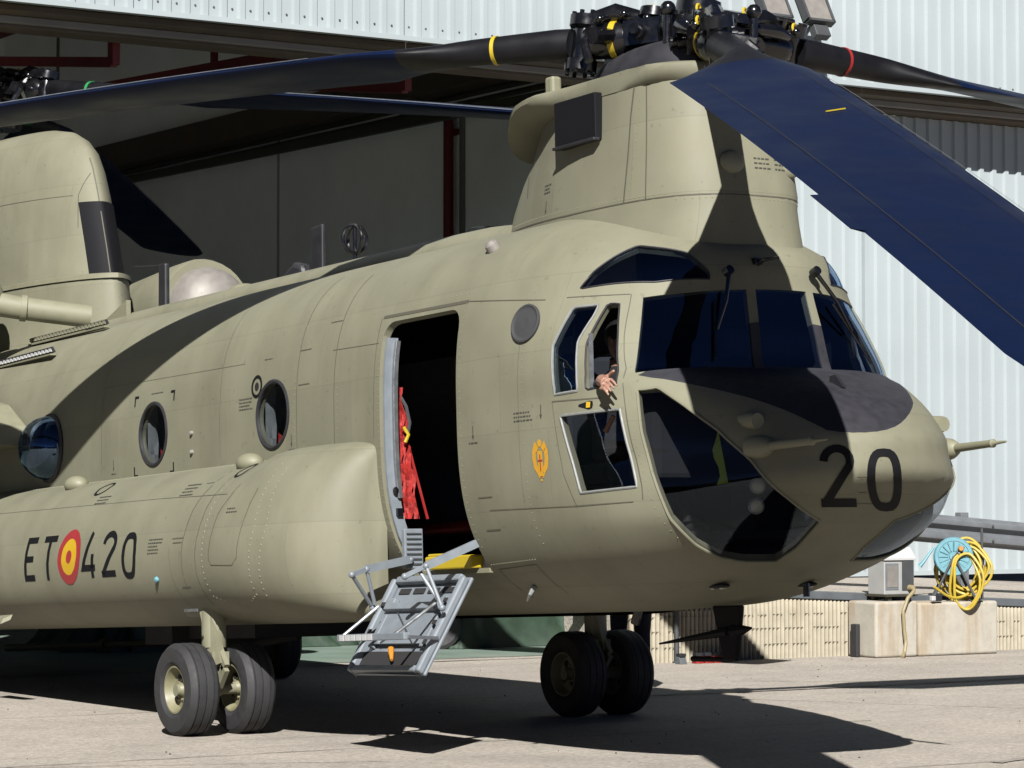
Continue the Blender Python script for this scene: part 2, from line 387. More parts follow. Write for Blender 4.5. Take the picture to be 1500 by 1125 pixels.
# red roof steel: purlin behind the front beam, trusses running back
b = MB(); b.box((-8.0, 1, 6.20), (.07, 34, .05)); hb(b, 'red_purlin', 'red_steel', smooth=False)
for y in (-8, -2.9, 1.25, 4.6):
    b = MB(); b.bar((-8.0,y,6.20), (-8.0,y,5.92), .12, .08); hb(b, 'truss_bracket', 'red_steel', smooth=False)
    b = MB(); b.bar((-8,y,5.95), (-12.5,y,6.55), .07, .10); hb(b, 'truss_strut', 'red_steel', smooth=False)
    b = MB(); b.bar((-9.5,y,8.1), (-33,y,8.25), .16, .26); hb(b, 'roof_beam', 'red_steel', smooth=False)
    b = MB(); b.bar((-12.5,y,6.55), (-12.5,y,8.1), .07, .07); hb(b, 'truss_post', 'red_steel', smooth=False)
b = MB(); b.bar((-9.0,4.5,6.45), (-15.5,4.5,6.75), .10, .34); hb(b, 'red_gantry_beam', 'red_steel', smooth=False)
b = MB(); b.bar((-9.5,9.3,6.75), (-33,9.3,6.95), .10, .12); hb(b, 'ceiling_pipe', 'khaki_dark', smooth=False)
for (x, y) in ((-11,.2), (-12.5,2.6), (-10.5,5.2)):
    b = MB(); b.tube([(x,y,6.3),(x,y,8.2)], .02, 8); b.lathe([(0,.12),(.1,.10),(.16,.04)], (x,y,6.16), (0,0,1), 14); hb(b, 'hanging_lamp', 'khaki_dark')

# ---- floodlights on the fascia
def flood(y, label):
    e = empty('floodlight', (XF+.05, y, 6.78)); tag(e, label, 'floodlight', 'floodlights on the fascia')
    b = MB(); b.tube([(0,0,-.12),(.25,0,-.16),(.45,0,.02)], .022, 8); b.build('bracket', 'galv', e)
    m = Matrix.Rotation(R(-28), 3, 'Y')
    b = MB(); o = Vector((.5,0,.2))
    for sy in (-1,1): b.box(o+m @ Vector((0,sy*.17,0)), (.10,.03,.42), m)
    for sz in (-1,1): b.box(o+m @ Vector((0,0,sz*.20)), (.10,.37,.03), m)
    b.box(o+m @ Vector((-.06,0,0)), (.05,.33,.38), m); b.build('housing', 'rail_dark', e, smooth=False)
    b = MB(); b.box(o+m @ Vector((.03,0,0)), (.01,.31,.37), m); b.build('lens', 'chrome', e, smooth=False)
    b = MB(); b.box(o+m @ Vector((-.05,0,-.30)), (.10,.2,.14), m); b.build('ballast_box', 'rail_dark', e, smooth=False, bevel=.01)
flood(8.28, 'left one of two grey floodlights above the forward rotor hub'); flood(8.86, 'right one of two grey floodlights above the forward rotor hub')

# ---- ribbed retaining wall, a run each side of the concrete blocks
def ztop(y): return .72-.048*(y-7.0)
rw = empty('ribbed_wall', (-5.25, 7.2, 0)); tag(rw, 'low cream ribbed concrete retaining wall with grey coping along the ramp', 'retaining wall')
def rwp(mb, name, m, **k):
    o = mb.build(name, m, None, **k); o.parent = rw; o.matrix_parent_inverse = Matrix.Translation(-Vector(rw.location)); return o
y0, y1 = 5.55, 16.0
b = MB(); b.loft([[(-5.35,y0,-.1),(-5.26,y0,-.1),(-5.26,y0,ztop(y0)-.06),(-5.35,y0,ztop(y0)-.06)], [(-5.35,y1,-.1),(-5.26,y1,-.1),(-5.26,y1,ztop(y1)-.06),(-5.35,y1,ztop(y1)-.06)]]); rwp(b, 'backing', 'rib_gap', smooth=False)
n = 0; y = y0+.03
ribs = []
while y < y1-.05:
    zt = ztop(y)-.085
    b = MB(); nz = 4; rings = []
    zs = [-.02] + [k*zt/nz for k in range(1, nz)] + [zt-.02, zt]
    for z in zs:
        j = random.uniform(.92, 1.06); r = .0225*j if z < zt-.001 else .010
        rings.append([(-5.262+r*math.sin(PI*i/6)*1.7, y+r*math.cos(PI*i/6), z) for i in range(7)])
    b.loft(rings, closed=False, caps=False)
    rwp(b, 'rib', 'rib_cream'); y += .052; n += 1
for k, z in enumerate((.15, .31, .45)):
    b = MB(); yy = y0
    while yy < y1:
        l = random.uniform(.05, .30)
        if z < ztop(yy)-.12 and random.random() < .9: b.box((-5.232, yy, z+random.uniform(-.003,.003)), (.012, l, .0035))
        yy += l+random.uniform(.0, .12)
    rwp(b, 'bed_joint', 'rib_gap', smooth=False)
b = MB(); b.loft([[(-5.48,y0,ztop(y0)-.085),(-5.22,y0,ztop(y0)-.085),(-5.22,y0,ztop(y0)+.0),(-5.48,y0,ztop(y0)+.0)], [(-5.48,y1,ztop(y1)-.085),(-5.22,y1,ztop(y1)-.085),(-5.22,y1,ztop(y1)+.0),(-5.48,y1,ztop(y1)+.0)]]); rwp(b, 'coping', 'cap_grey', smooth=False, bevel=.01)
# thin post against the wall
e = empty('marker_post', (-5.15, 6.05, 0)); tag(e, 'thin dark upright post against the left end of the ribbed wall', 'post')
b = MB(); b.tube([(0,0,0),(0,0,.66)], .026, 10); b.build('pole', 'rail_dark', e); b = MB(); b.lathe([(0,.045),(.012,.045),(.02,.028)],(0,0,0),(0,0,1),14); b.build('base_plate','rail_dark',e)
# small chocks by the wall
for i, (yy, c) in enumerate(((5.98,0),(6.18,1),(6.29,1),(6.40,1),(6.52,1))):
    lab = ['single dark wheel chock left of the red ones at the ribbed wall','leftmost red and black wheel chock of the row at the ribbed wall','second red and black wheel chock in the row at the ribbed wall','third red and black wheel chock in the row at the ribbed wall','last red and black wheel chock in the row, nearest the belly antenna'][i]
    e = empty('wheel_chock', (-4.98, yy, 0)); tag(e, lab, 'wheel chock', 'wheel chocks along the ribbed wall')
    b = MB(); b.prism([(-.05,-.04,0),(.05,-.04,0),(.02,-.04,.07),(-.02,-.04,.07)], (0,.08,0)); b.build('wedge', 'red' if c else 'cap_grey', e, smooth=False, bevel=.004)
    b = MB(); b.box((0,0,.088),(.07,.075,.032)); b.build('grip', 'black', e, smooth=False, bevel=.004)
# vertical black strip beside the block
b = MB(); b.box((-5.0,8.20,.17),(.1,.05,.34)); o = b.build('rubber_bumper','rubber',None,smooth=False,bevel=.01); tag(o,'narrow black rubber strip standing left of the concrete blocks','bumper')

# ---- concrete blocks
def cblock(y0, y1, h, lab, x0=-5.18, x1=-4.72):
    b = MB(); nseg = 8; V = []
    b.box(((x0+x1)/2, (y0+y1)/2, h/2), (x1-x0, y1-y0, h))
    o = b.build('concrete_block', 'concrete', None, smooth=True, bevel=.03); o.modifiers['bevel'].segments = 4
    tag(o, lab, 'concrete block', 'concrete blocks by the wall'); return o
cblock(8.24, 8.80, .575, 'narrower pale concrete block under the grey electrical cabinet')
cblock(8.815, 9.90, .555, 'wider concrete block with rust stains under the yellow cable reel')

# ---- electrical cabinet
e = empty('electrical_cabinet', (-4.93, 8.62, .575)); tag(e, 'small grey electrical cabinet with meter window standing on concrete block', 'electrical cabinet')
b = MB()
for sx in (-.11,.11):
    for sy in (-.13,.13): b.box((sx,sy,.025),(.05,.05,.05))
b.box((0,0,.055),(.34,.42,.02)); b.build('stand','khaki_dark',e,smooth=False)
b = MB(); b.box((0,0,.24),(.26,.40,.35)); b.build('body','box_grey',e,smooth=False,bevel=.008)
b = MB(); b.loft([[(-.14,-.21,.415),(.15,-.21,.415),(.15,-.21,.44),(.06,-.21,.55),(-.14,-.21,.55)],[(-.14,.21,.415),(.15,.21,.415),(.15,.21,.44),(.06,.21,.55),(-.14,.21,.55)]]); b.build('hood','white',e,smooth=False,bevel=.006)
b = MB(); b.box((-.02,.04,.62),(.16,.2,.15)); b.build('upper_box','box_grey',e,smooth=False,bevel=.02)
b = MB(); b.box((.131,-.10,.25),(.012,.17,.27)); b.build('meter_window_frame','galv',e,smooth=False)
b = MB(); b.box((.139,-.10,.25),(.006,.135,.22)); b.build('meter_window','chrome',e,smooth=False)
b = MB(); b.box((.134,.11,.26),(.012,.15,.30)); b.build('cover_panel','rail_dark',e,smooth=False)
b = MB(); b.lathe([(0,.035),(.06,.03),(.07,.0)],(.14,.13,.13),(1,0,0),12); b.build('socket','cable_tan',e)
b = MB(); pts=[(.20,.13,.13),(.24,.10,.10),(.26,.0,.03),(.27,-.07,-.1),(.265,-.05,-.3),(.275,-.04,-.42),(.30,-.08,-.52),(.36,-.16,-.565)]
P=[]
for i in range(len(pts)-1):
    for k in range(4): P.append(Vector(pts[i]).lerp(Vector(pts[i+1]),k/4))
P.append(Vector(pts[-1])); b.tube(P,.019,8); o=b.build('supply_cable','cable_tan',None); o.location=e.location; tag(o,'tan cable hanging from the grey cabinet down the concrete block','cable')

# ---- cable reel
e = empty('cable_reel', (-4.88, 9.42, .555)); tag(e, 'light blue cable reel wound with yellow cable on rust stained block', 'cable reel')
ax = Vector((.80,-.60,.05)).normalized(); cc = Vector((0,0,.46)); sx = Vector((.60,.80,0)).normalized()
b = MB()
for s_ in (-1,1):
    b.tube([cc+ax*s_*.14-Vector((0,0,.0)), cc+ax*s_*.15+sx*.22-Vector((0,0,.44))], .014, 8); b.tube([cc+ax*s_*.14, cc+ax*s_*.15-sx*.22-Vector((0,0,.44))], .014, 8)
b.tube([cc+ax*.15+sx*.24-Vector((0,0,.44)), cc-ax*.15+sx*.24-Vector((0,0,.44))], .014, 8); b.tube([cc+ax*.0+sx*.30-Vector((0,0,.44)),cc+sx*.30+Vector((0,0,.30))],.014,8)
b.build('stand','rail_dark',e)
b = MB()
b.lathe([(-.11,.0),(-.11,.19),(-.10,.2),(-.09,.19),(-.09,.07),(.10,.07),(.10,.195),(.11,.205),(.125,.195),(.125,.165),(.118,.16),(.118,.05),(.135,.045),(.135,0)],cc,ax,32)
for k in range(16):
    a=2*PI*k/16; d=sx*math.cos(a)+Vector((0,0,1))*math.sin(a); b.bar(cc+ax*.122+d*.06,cc+ax*.122+d*.155,.012,.012)
drum=b.build('drum','cyan',e)
b = MB(); b.lathe([(0,.03),(.05,.028),(.06,.02),(.06,0)],cc+ax*.135+sx*.07+Vector((0,0,.08)),ax,12); b.build('crank_knob','orange',e)
b = MB(); b.lathe([(0,.012),(.045,.012)],cc+ax*.13+sx*.05+Vector((0,0,.02)),ax+Vector((0,0,.4)),8); b.bar(cc+ax*.14,cc+ax*.14+sx*.07+Vector((0,0,.08)),.02,.012); b.build('crank','black',e)
random.seed(4)
for k in range(16):
    b = MB(); P=[]; rx=random.uniform(.15,.24); rz=random.uniform(.22,.31); off=ax*random.uniform(-.14,.05); cx=sx*random.uniform(.02,.17); cz=Vector((0,0,-.05-random.uniform(.0,.08)))
    if k < 2: off=ax*(.15+.03*k); rz=.29; rx=.15; cx=sx*(.10+.03*k); cz=Vector((0,0,-.23))
    ph=random.uniform(0,6)
    for i in range(32):
        a=2*PI*i/32; P.append(cc+off+cx+cz+sx*rx*math.cos(a)*(1+.12*math.sin(3*a+ph))+Vector((0,0,1))*rz*math.sin(a)*(1.1 if math.sin(a)<0 else .9)+ax*.03*math.sin(2*a+ph))
    b.tube(P,.0145,7,closed=True); b.build('cable_coil','cable_yellow',e)
b = MB(); P=[]
for i in range(15):
    t=i/14; P.append(cc+Vector((.16,-.40+.5*t,-.30-.12*math.sin(t*2.6))))
b.tube(P,.0145,7); b.build('loose_cable_end','cable_yellow',e)
b = MB(); b.tube([cc+ax*.02-sx*.20+Vector((0,0,.1)),cc+ax*.06-sx*.30+Vector((0,0,-.04)),cc+ax*.06-sx*.35+Vector((0,0,-.10))],[.012,.018,.026],8); b.build('plug','cyan',e)
b = MB(); b.box(cc+Vector((.16,-.36,-.42)),(.05,.1,.06)); b.build('junction_plug','black',e,smooth=False,bevel=.01); b=MB(); b.box(cc+Vector((.17,-.43,-.42)),(.05,.05,.05)); b.build('plug_tip','white',e,smooth=False,bevel=.008)

# ---- guard rail
gr = empty('guard_rail', (-5.6, 10.2, .5)); tag(gr, 'grey double guard rail with square post in front of the white wall', 'guard rail')
GL=Vector(gr.location)
def grp(mb,name,m,**k):
    o=mb.build(name,m,None,**k); o.parent=gr; o.matrix_parent_inverse=Matrix.Translation(-GL); return o
for yy in (7.2,10.2,13.2,16.2):
    dz=-.075*(yy-10.2)
    b=MB(); b.box((-5.62,yy,.70+dz),(.10,.11,1.55)); grp(b,'post','galv',smooth=False,bevel=.006)
prof=[(0,.155),(.012,.15),(.02,.13),(.075,.105),(.08,.08),(.075,.055),(.02,.03),(.012,.0),(.02,-.03),(.075,-.055),(.08,-.08),(.075,-.105),(.02,-.13),(.012,-.15),(0,-.155)]
b=MB(); rings=[]
for yy in (5.6,8.5,11.5,17): rings.append([(-5.56+d,yy,1.27-.075*(yy-10.2)+h) for d,h in prof]+[(-5.565+d,yy,1.27-.075*(yy-10.2)+h) for d,h in prof[::-1]])
b.loft(rings); grp(b,'rail','galv')
for yy in (10.2,):
    for dz in (-.08,.08):
        b=MB(); b.lathe([(0,.018),(.012,.014),(.014,0)],(-5.48,yy+.32,1.27-.075*(yy+.32-10.2)+dz),(1,0,0),8); grp(b,'bolt','screw')

# ---- tarp covered equipment behind the helicopter
def tarp(name, cx, cy, lx, ly, h, lab, seed, rz=0):
    rnd=random.Random(seed); n=160; rings=[]; ph=[rnd.uniform(0,6) for _ in range(8)]
    for k,(t,zz) in enumerate(((1.14,0),(1.10,.05),(1.06,.13),(1.04,.22),(1.01,.33),(1.0,.45),(.98,.57),(.97,.7),(.93,.86),(.82,.96),(.5,1.0),(.1,1.01))):
        ring=[]
        for i in range(n):
            a=2*PI*i/n; c,s_=math.cos(a),math.sin(a); m=.42
            ex=math.copysign(abs(c)**m,c); ey=math.copysign(abs(s_)**m,s_)
            fold=1+.05*(1.1-zz)*math.sin(13*a+ph[0]+5*zz)+.05*math.sin(7*a+ph[1]-4*zz)+.035*math.sin(27*a+ph[2]+7*zz)*(1.1-zz)
            zj=zz*h*(1+.10*math.sin(2*a+ph[3])+.05*math.sin(5*a+ph[4]))
            ring.append((ex*lx/2*t*fold,ey*ly/2*t*fold,max(.004,zj)))
        rings.append(ring)
    b=MB(); b.loft(rings,caps=True); o=b.build(name,'tarp',None,ang=80); o.location=(cx,cy,0.006); o.rotation_euler.z=rz
    return tag(o,lab,'tarpaulin cover')
tarp('tarpaulin_cover',-9.3,7.0-.55,1.5,2.2,.95,'dark green folded tarpaulin heap behind the left front wheels',1)
tarp('tarpaulin_cover',-10.6,3.6,1.6,3.2,1.0,'green tarpaulin covering seen between near wheels and the open door step',2)
# red and white marker by the tarpaulin
e=empty('warning_board',(-6.9,7.25,0),R(-25)); tag(e,'small red and white warning board beside the green tarpaulin','warning board')
b=MB(); b.prism([(0,-.09,.0),(0,.09,.0),(0,.05,.32),(0,-.05,.32)],(.02,0,0)); b.build('board','red',e,smooth=False)
b=MB(); b.prism([(.021,-.03,.1),(.021,.05,.1),(.021,.035,.26),(.021,-.01,.26)],(.004,0,0)); b.build('white_patch','white',e,smooth=False)
# tug wheel and cart
e=empty('hose_cart',(-8.55,5.35,0),R(60)); tag(e,'small grey hose cart with a wheel and red cap beyond the step door','cart')
b=MB(); b.lathe([(-.04,.16),(-.05,.2),(-.03,.24),(.03,.24),(.05,.2),(.04,.16)],(0,0,.24),(0,1,0),28); b.build('wheel','rubber',e)
b=MB(); b.lathe([(-.03,.16),(-.03,0),(.03,0),(.03,.16)],(0,0,.24),(0,1,0),20); b.build('wheel_disc','galv',e)
b=MB(); b.box((-.12,.18,.30),(.35,.22,.34)); b.build('body','khaki_dark',e,smooth=False,bevel=.02)
b=MB(); b.lathe([(0,.05),(.12,.05),(.13,.0)],(-.1,.05,.47),(0,0,1),12); b.build('cap','red',e)
b=MB(); b.tube([(-.25,0,.5),(-.30,.02,.3),(-.28,.06,.05),(-.4,.1,.02)],.018,8); b.build('rope','cable_tan',e)
# brick offices across the apron, behind the camera: what the cockpit glass mirrors
e=empty('brick_building',(62,-18,0)); tag(e,'low brown brick building across the apron behind the photographer','building')
b=MB(); b.box((0,0,2.6),(8,90,5.2)); b.build('wall','brick_far',e,smooth=False)
b=MB(); b.box((0,0,5.35),(9,91,.3)); b.build('roof','soffit',e,smooth=False)
wm=MB(); wm.box((0,0,0),(.1,1.6,1.3)); wme=wm.mesh('window','window_far',smooth=False)
for i in range(28):
    o=bpy.data.objects.new('window',wme); C.objects.link(o); o.parent=e; o.location=(-4.02,-42+i*3.1,2.2)

e=empty('brick_building',(2,-52,0)); tag(e,'long brown brick hall to the left of the photographer across the apron','building')
b=MB(); b.box((0,0,3.2),(96,8,6.4)); b.build('wall','brick_far',e,smooth=False)
b=MB(); b.box((0,0,6.55),(97,9,.3)); b.build('roof','soffit',e,smooth=False)
wm=MB(); wm.box((0,0,0),(2.2,.1,1.3)); wme=wm.mesh('window','window_far',smooth=False)
for i in range(26):
    o=bpy.data.objects.new('window',wme); C.objects.link(o); o.parent=e; o.location=(-46+i*3.7,4.02,3.4)
# ================================================================== HELICOPTER
H = empty('helicopter', (0,0,0)); H.rotation_euler.y = -R(2.7)
tag(H, 'tan olive twin rotor transport helicopter numbered 20 parked with its crew door open', 'helicopter')
def lin(x, xs, ys):
    if x <= xs[0]: return ys[0]
    for i in range(len(xs)-1):
        if x <= xs[i+1]: return ys[i]+(ys[i+1]-ys[i])*(x-xs[i])/(xs[i+1]-xs[i])
    return ys[-1]
def pch(x, xs, ys):
    """monotone cubic through the points"""
    n = len(xs)
    if x <= xs[0]: return ys[0]
    if x >= xs[-1]: return ys[-1]
    d = [(ys[i+1]-ys[i])/(xs[i+1]-xs[i]) for i in range(n-1)]
    m = [d[0]]+[0 if d[i-1]*d[i] <= 0 else 2*d[i-1]*d[i]/(d[i-1]+d[i]) for i in range(1, n-1)]+[d[-1]]
    for i in range(n-1):
        if x <= xs[i+1]:
            h = xs[i+1]-xs[i]; t = (x-xs[i])/h
            return ys[i]*(2*t**3-3*t*t+1)+m[i]*h*(t**3-2*t*t+t)+ys[i+1]*(3*t*t-2*t**3)+m[i+1]*h*(t**3-t*t)
ZC = 2.05
def Wz(z):
    h, n = (1.245, 3.0) if z >= ZC else (1.275, 3.0)
    t = min(1, abs(z-ZC)/h); return 1.25*max(0, 1-t**n)**(1/n)
NZ=[.775,.79,.82,.88,.95,1.05,1.13,1.28,1.40,1.55,1.7,1.85,1.95,2.05,2.12,2.165,2.19,2.43,2.68,2.78,2.9,3.0,3.15,3.25,3.295]
NX=[3.1,3.5,3.85,4.15,4.38,4.68,4.84,5.10,5.26,5.43,5.43,5.30,5.17,4.98,4.78,4.60,4.53,4.485,4.44,4.43,4.38,4.22,3.8,3.35,2.95]
NM=[3.0,3.0,3.0,3.0,3.0,3.0,3.1,3.1,2.8,2.35,2.2,2.25,2.3,2.4,2.65,2.9,3.0,2.55,2.15,2.1,2.05,2.0,2.0,2.0,2.0]
NU = 64
def wl(z):
    W = Wz(z); xn = pch(z, NZ, NX); m = pch(z, NZ, NM); P = []
    for j in range(NU+1):
        a = -PI/2+PI*j/NU; c, s_ = math.cos(a), math.sin(a)
        P.append((2.9+(xn-2.9)*max(0,c)**(2/m) if 0 < j < NU else 2.9, math.copysign(W*abs(s_)**(2/m), s_), z))
    return P
ZL = sorted(set([.776, 3.293, 2.19, 2.165, 2.68] + [ZC-1.274*math.sin(.02+1.48*i/39) for i in range(40)] + [ZC+1.244*math.sin(.02+1.5*i/43) for i in range(44)]))
def skin_bm():
    bm = bmesh.new(); G = []
    for z in ZL: G.append([bm.verts.new(p) for p in wl(z)])
    for i in range(len(ZL)-1):
        for j in range(NU): bm.faces.new((G[i][j], G[i][j+1], G[i+1][j+1], G[i+1][j]))
    bm.faces.new(G[0][::-1]); bm.faces.new(G[-1])
    L0 = [r[NU] for r in G]; R0 = [r[0] for r in G]         # +y side, -y side at x = 2.9
    xs = [2.65-.25*i for i in range(46)]
    for x in xs:
        k = max(0, min(1, (-5.6-x)/3.2)); L1 = []; R1 = []
        for z in ZL:
            W = Wz(z); zz = 3.293-(3.293-z)*(1-.62*k**1.3)
            L1.append(bm.verts.new((x, W*(1-.1*k), zz))); R1.append(bm.verts.new((x, -W*(1-.1*k), zz)))
        for i in range(len(ZL)-1):
            bm.faces.new((L0[i], L1[i], L1[i+1], L0[i+1])); bm.faces.new((R0[i+1], R1[i+1], R1[i], R0[i]))
        bm.faces.new((L0[0], R0[0], R1[0], L1[0])); bm.faces.new((R0[-1], L0[-1], L1[-1], R1[-1]))
        L0, R0 = L1, R1
    bm.faces.new(R0+L0[::-1])
    bmesh.ops.recalc_face_normals(bm, faces=bm.faces); bm.normal_update(); return bm
SK = skin_bm()
BV = BVHTree.FromBMesh(SK)
def hit(o, d, bv=None):
    r = (bv or BV).ray_cast(Vector(o), Vector(d).normalized()); return (r[0], r[1]) if r[0] else (None, None)

def cut_region(bm, poly, n, rad=None):
    """faces of bm inside the convex outline poly (3-D points), seen along n"""
    bm.normal_update(); n = Vector(n).normalized(); P = [Vector(p) for p in poly]; c = sum(P, Vector())/len(P)
    rad = rad or max((p-c).length for p in P)+.12
    fs = [f for f in bm.faces if f.normal.dot(n) > .05 and ((f.calc_center_median()-c) - n*(f.calc_center_median()-c).dot(n)).length < rad + f.calc_perimeter()*.4 and abs((f.calc_center_median()-c).dot(n)) < .9]
    # orientation
    area = Vector()
    for i in range(len(P)): area += (P[i]-c).cross(P[(i+1) % len(P)]-c)
    if area.dot(n) < 0: P = P[::-1]
    for i in range(len(P)):
        a, b_ = P[i], P[(i+1) % len(P)]
        if (b_-a).length < 1e-5: continue
        no = (b_-a).cross(n).normalized()
        geom = set(fs)
        for f in fs: geom.update(f.edges); geom.update(f.verts)
        r = bmesh.ops.bisect_plane(bm, geom=list(geom), dist=1e-5, plane_co=a, plane_no=no)
        fs = [f for f in r['geom'] if isinstance(f, bmesh.types.BMFace) and (f.calc_center_median()-a).dot(no) < 0]
    return fs
def loops_of(fs):
    S_ = set(fs); ed = {}
    for f in fs:
        for l in f.loops:
            if not any(g in S_ and g is not f for g in l.edge.link_faces): ed.setdefault(l.vert, l.link_loop_next.vert)
    st = next(iter(ed)); out = [st.co.copy()]; v = ed[st]
    while v is not st and len(out) < 4000: out.append(v.co.copy()); v = ed[v]
    return out
def resample(P, step):
    Q = []; n = len(P)
    L = [0]
    for i in range(n): L.append(L[-1]+(P[(i+1) % n]-P[i]).length)
    k = max(8, int(L[-1]/step)); j = 0
    for i in range(k):
        t = L[-1]*i/k
        while L[j+1] < t: j += 1
        Q.append(P[j].lerp(P[(j+1) % n], (t-L[j])/max(1e-9, L[j+1]-L[j])))
    return Q
def window(pieces, n, name, pane_mat, frame=None, fw_=.014, inset=.008, keep_pane=True, pane_label=None, parent=None, frame_name='window_frame'):
    ly = SK.faces.layers.int.get('sel') or SK.faces.layers.int.new('sel')
    for p in pieces:
        for f in cut_region(SK, p, n): f[ly] = 1
    fs = [f for f in SK.faces if f[ly] == 1]
    lp = loops_of(fs)
    nv = {}; b = MB(); V = []; F = []
    for f in fs:
        ids = []
        for v in f.verts:
            if v not in nv: nv[v] = len(V); V.append(v.co - v.normal*inset)
            ids.append(nv[v])
        F.append(tuple(ids))
    bmesh.ops.delete(SK, geom=fs, context='FACES')
    o = None
    if keep_pane:
        me = bpy.data.meshes.new(name); me.from_pydata([tuple(v) for v in V], [], F); me.materials.append(M[pane_mat]); fin(me)
        o = bpy.data.objects.new(name, me); C.objects.link(o); o.parent = parent or H
        if pane_label: o['label'] = pane_label
    if frame:
        b = MB(); b.tube(resample(lp, .03), fw_, 6, closed=True); b.build(frame_name, frame, o if o else H)
    return o, lp
def mir(P): return [(p[0], -p[1], p[2]) for p in P]
def circ(cx, cz, r, y, n=28, rz=None): return [(cx+r*math.cos(2*PI*i/n), y, cz+(rz or r)*math.sin(2*PI*i/n)) for i in range(n)]
def rrect(x0, x1, z0, z1, r, y, n=5):
    P = []
    for (cx, cz, a0) in ((x1-r, z1-r, 0), (x0+r, z1-r, PI/2), (x0+r, z0+r, PI), (x1-r, z0+r, 1.5*PI)):
        for i in range(n+1): a = a0+PI/2*i/n; P.append((cx+r*math.cos(a), y, cz+r*math.sin(a)))
    return P
# ---- paint: anti-glare panel in front of the windscreen (own faces of the skin)
anti = [(4.40,-.93,2.17),(4.56,-.85,2.075),(4.91,-.67,1.955),(5.12,-.55,1.84),(5.26,-.43,1.755),(5.34,-.30,1.725),(5.385,-.14,1.735),(5.38,.02,1.775),(5.32,.16,1.83),(5.20,.33,1.91),(5.0,.52,1.99),(4.75,.72,2.07),(4.45,.88,2.15)]
nn = Vector((.55,0,.83))
def chaikin(P, it=2):
    P = [Vector(p) for p in P]
    for _ in range(it):
        Q = []
        for i in range(len(P)): a, b_ = P[i], P[(i+1) % len(P)]; Q += [a.lerp(b_, .25), a.lerp(b_, .75)]
        P = Q
    return P
fsb = cut_region(SK, chaikin([(4.30,-.99,2.215)]+anti+[(4.30,.99,2.215)], 1), nn, rad=1.4)
for f in fsb: f.material_index = 2
# ---- windscreen
for sgn in (1, -1):
    P = [(4.3,-.975,2.175),(4.3,-.845,2.665),(4.4,-.245,2.665),(4.5,-.285,2.19)]
    window([P if sgn > 0 else mir(P)], (1,-.28*sgn,.2), 'windscreen_pane', 'glass', None)
window([[(4.5,-.225,2.195),(4.4,-.19,2.665),(4.4,.19,2.665),(4.5,.225,2.195)]], (1,0,.2), 'windscreen_pane', 'glass', None)
# ---- side cockpit windows
def both(pieces, n, *a, **k):
    o1 = window(pieces, n, *a, **k)
    k2 = dict(k); k2['keep_pane'] = True
    window([mir(p) for p in pieces], (n[0], -n[1], n[2]), *a, **k2); return o1
both([[(3.70,-1.16,2.37),(3.77,-1.06,2.60),(3.925,-.99,2.605),(3.925,-1.03,2.54),(3.875,-1.10,2.385)], [(3.70,-1.16,2.37),(3.875,-1.10,2.385),(3.93,-1.15,2.085),(3.745,-1.19,2.075)]], (.25,-1,.15), 'quarter_window', 'glass', 'seal', .009)
both([[(3.935,-1.08,2.37),(3.97,-.95,2.605),(4.035,-.92,2.605),(4.195,-1.05,2.10),(3.99,-1.13,2.085)]], (.3,-1,.15), 'sliding_window', 'glass', 'black', .006, keep_pane=False, frame_name='sliding_window_frame')
both([[(3.79,-1.19,1.945),(4.245,-1.07,1.955),(4.385,-1.04,1.495),(3.94,-1.14,1.48)]], (.3,-1,0), 'door_window', 'glass_chin', 'seal', .009)
chin = [(4.34,-1.01,2.055),(4.45,-.94,2.065),(4.62,-.89,1.96),(4.85,-.82,1.80),(5.05,-.74,1.61),(5.13,-.53,1.39),(5.07,-.27,1.265),(4.82,-.25,1.12),(4.65,-.27,1.05),(4.61,-.48,1.05),(4.58,-.63,1.08),(4.57,-.79,1.16),(4.55,-.95,1.32),(4.48,-1.02,1.58),(4.40,-1.03,1.82)]
both([chin], (.70,-.62,-.33), 'chin_window', 'glass_chin', 'tan', .009)
both([[(3.77,-1.01,2.715),(3.82,-.93,2.82),(3.89,-.83,2.90),(3.95,-.70,2.97),(4.20,-.53,2.905),(4.33,-.46,2.78),(4.34,-.46,2.735),(4.15,-.72,2.72)]], (.55,-.62,.55), 'overhead_window', 'glass', 'black', .006)
# ---- cabin windows
YS = -1.25
wl1 = both([circ(.27, 2.205, .235, YS)], (0,-1,0), 'cabin_window', 'glass_clear', 'black', .015, .012)
wl2 = both([circ(-1.66, 2.195, .235, YS)], (0,-1,0), 'cabin_window', 'glass_clear', 'black', .015, .012)
window([circ(-3.62, 2.21, .26, YS)], (0,-1,0), 'x', 'glass', 'black', .026, keep_pane=False, frame_name='bubble_window_frame')
# ---- crew door opening
door_poly = rrect(1.76, 2.72, 1.05, 2.70, .12, YS)
o, door_loop = window([door_poly], (0,-1,0), 'x', 'glass', None, keep_pane=False)

# ---- skin object: outer paint, inner lining, real thickness
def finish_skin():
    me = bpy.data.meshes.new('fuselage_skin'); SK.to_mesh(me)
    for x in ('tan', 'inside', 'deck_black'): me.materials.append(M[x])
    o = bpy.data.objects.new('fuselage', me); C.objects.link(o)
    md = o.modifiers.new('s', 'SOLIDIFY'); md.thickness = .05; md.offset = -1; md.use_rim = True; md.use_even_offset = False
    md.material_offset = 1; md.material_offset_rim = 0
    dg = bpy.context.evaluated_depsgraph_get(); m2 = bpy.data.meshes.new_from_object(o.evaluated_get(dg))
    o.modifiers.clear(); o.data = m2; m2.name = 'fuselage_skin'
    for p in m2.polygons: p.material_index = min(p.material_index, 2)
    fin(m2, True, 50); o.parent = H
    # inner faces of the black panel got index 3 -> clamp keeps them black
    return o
fus = finish_skin()

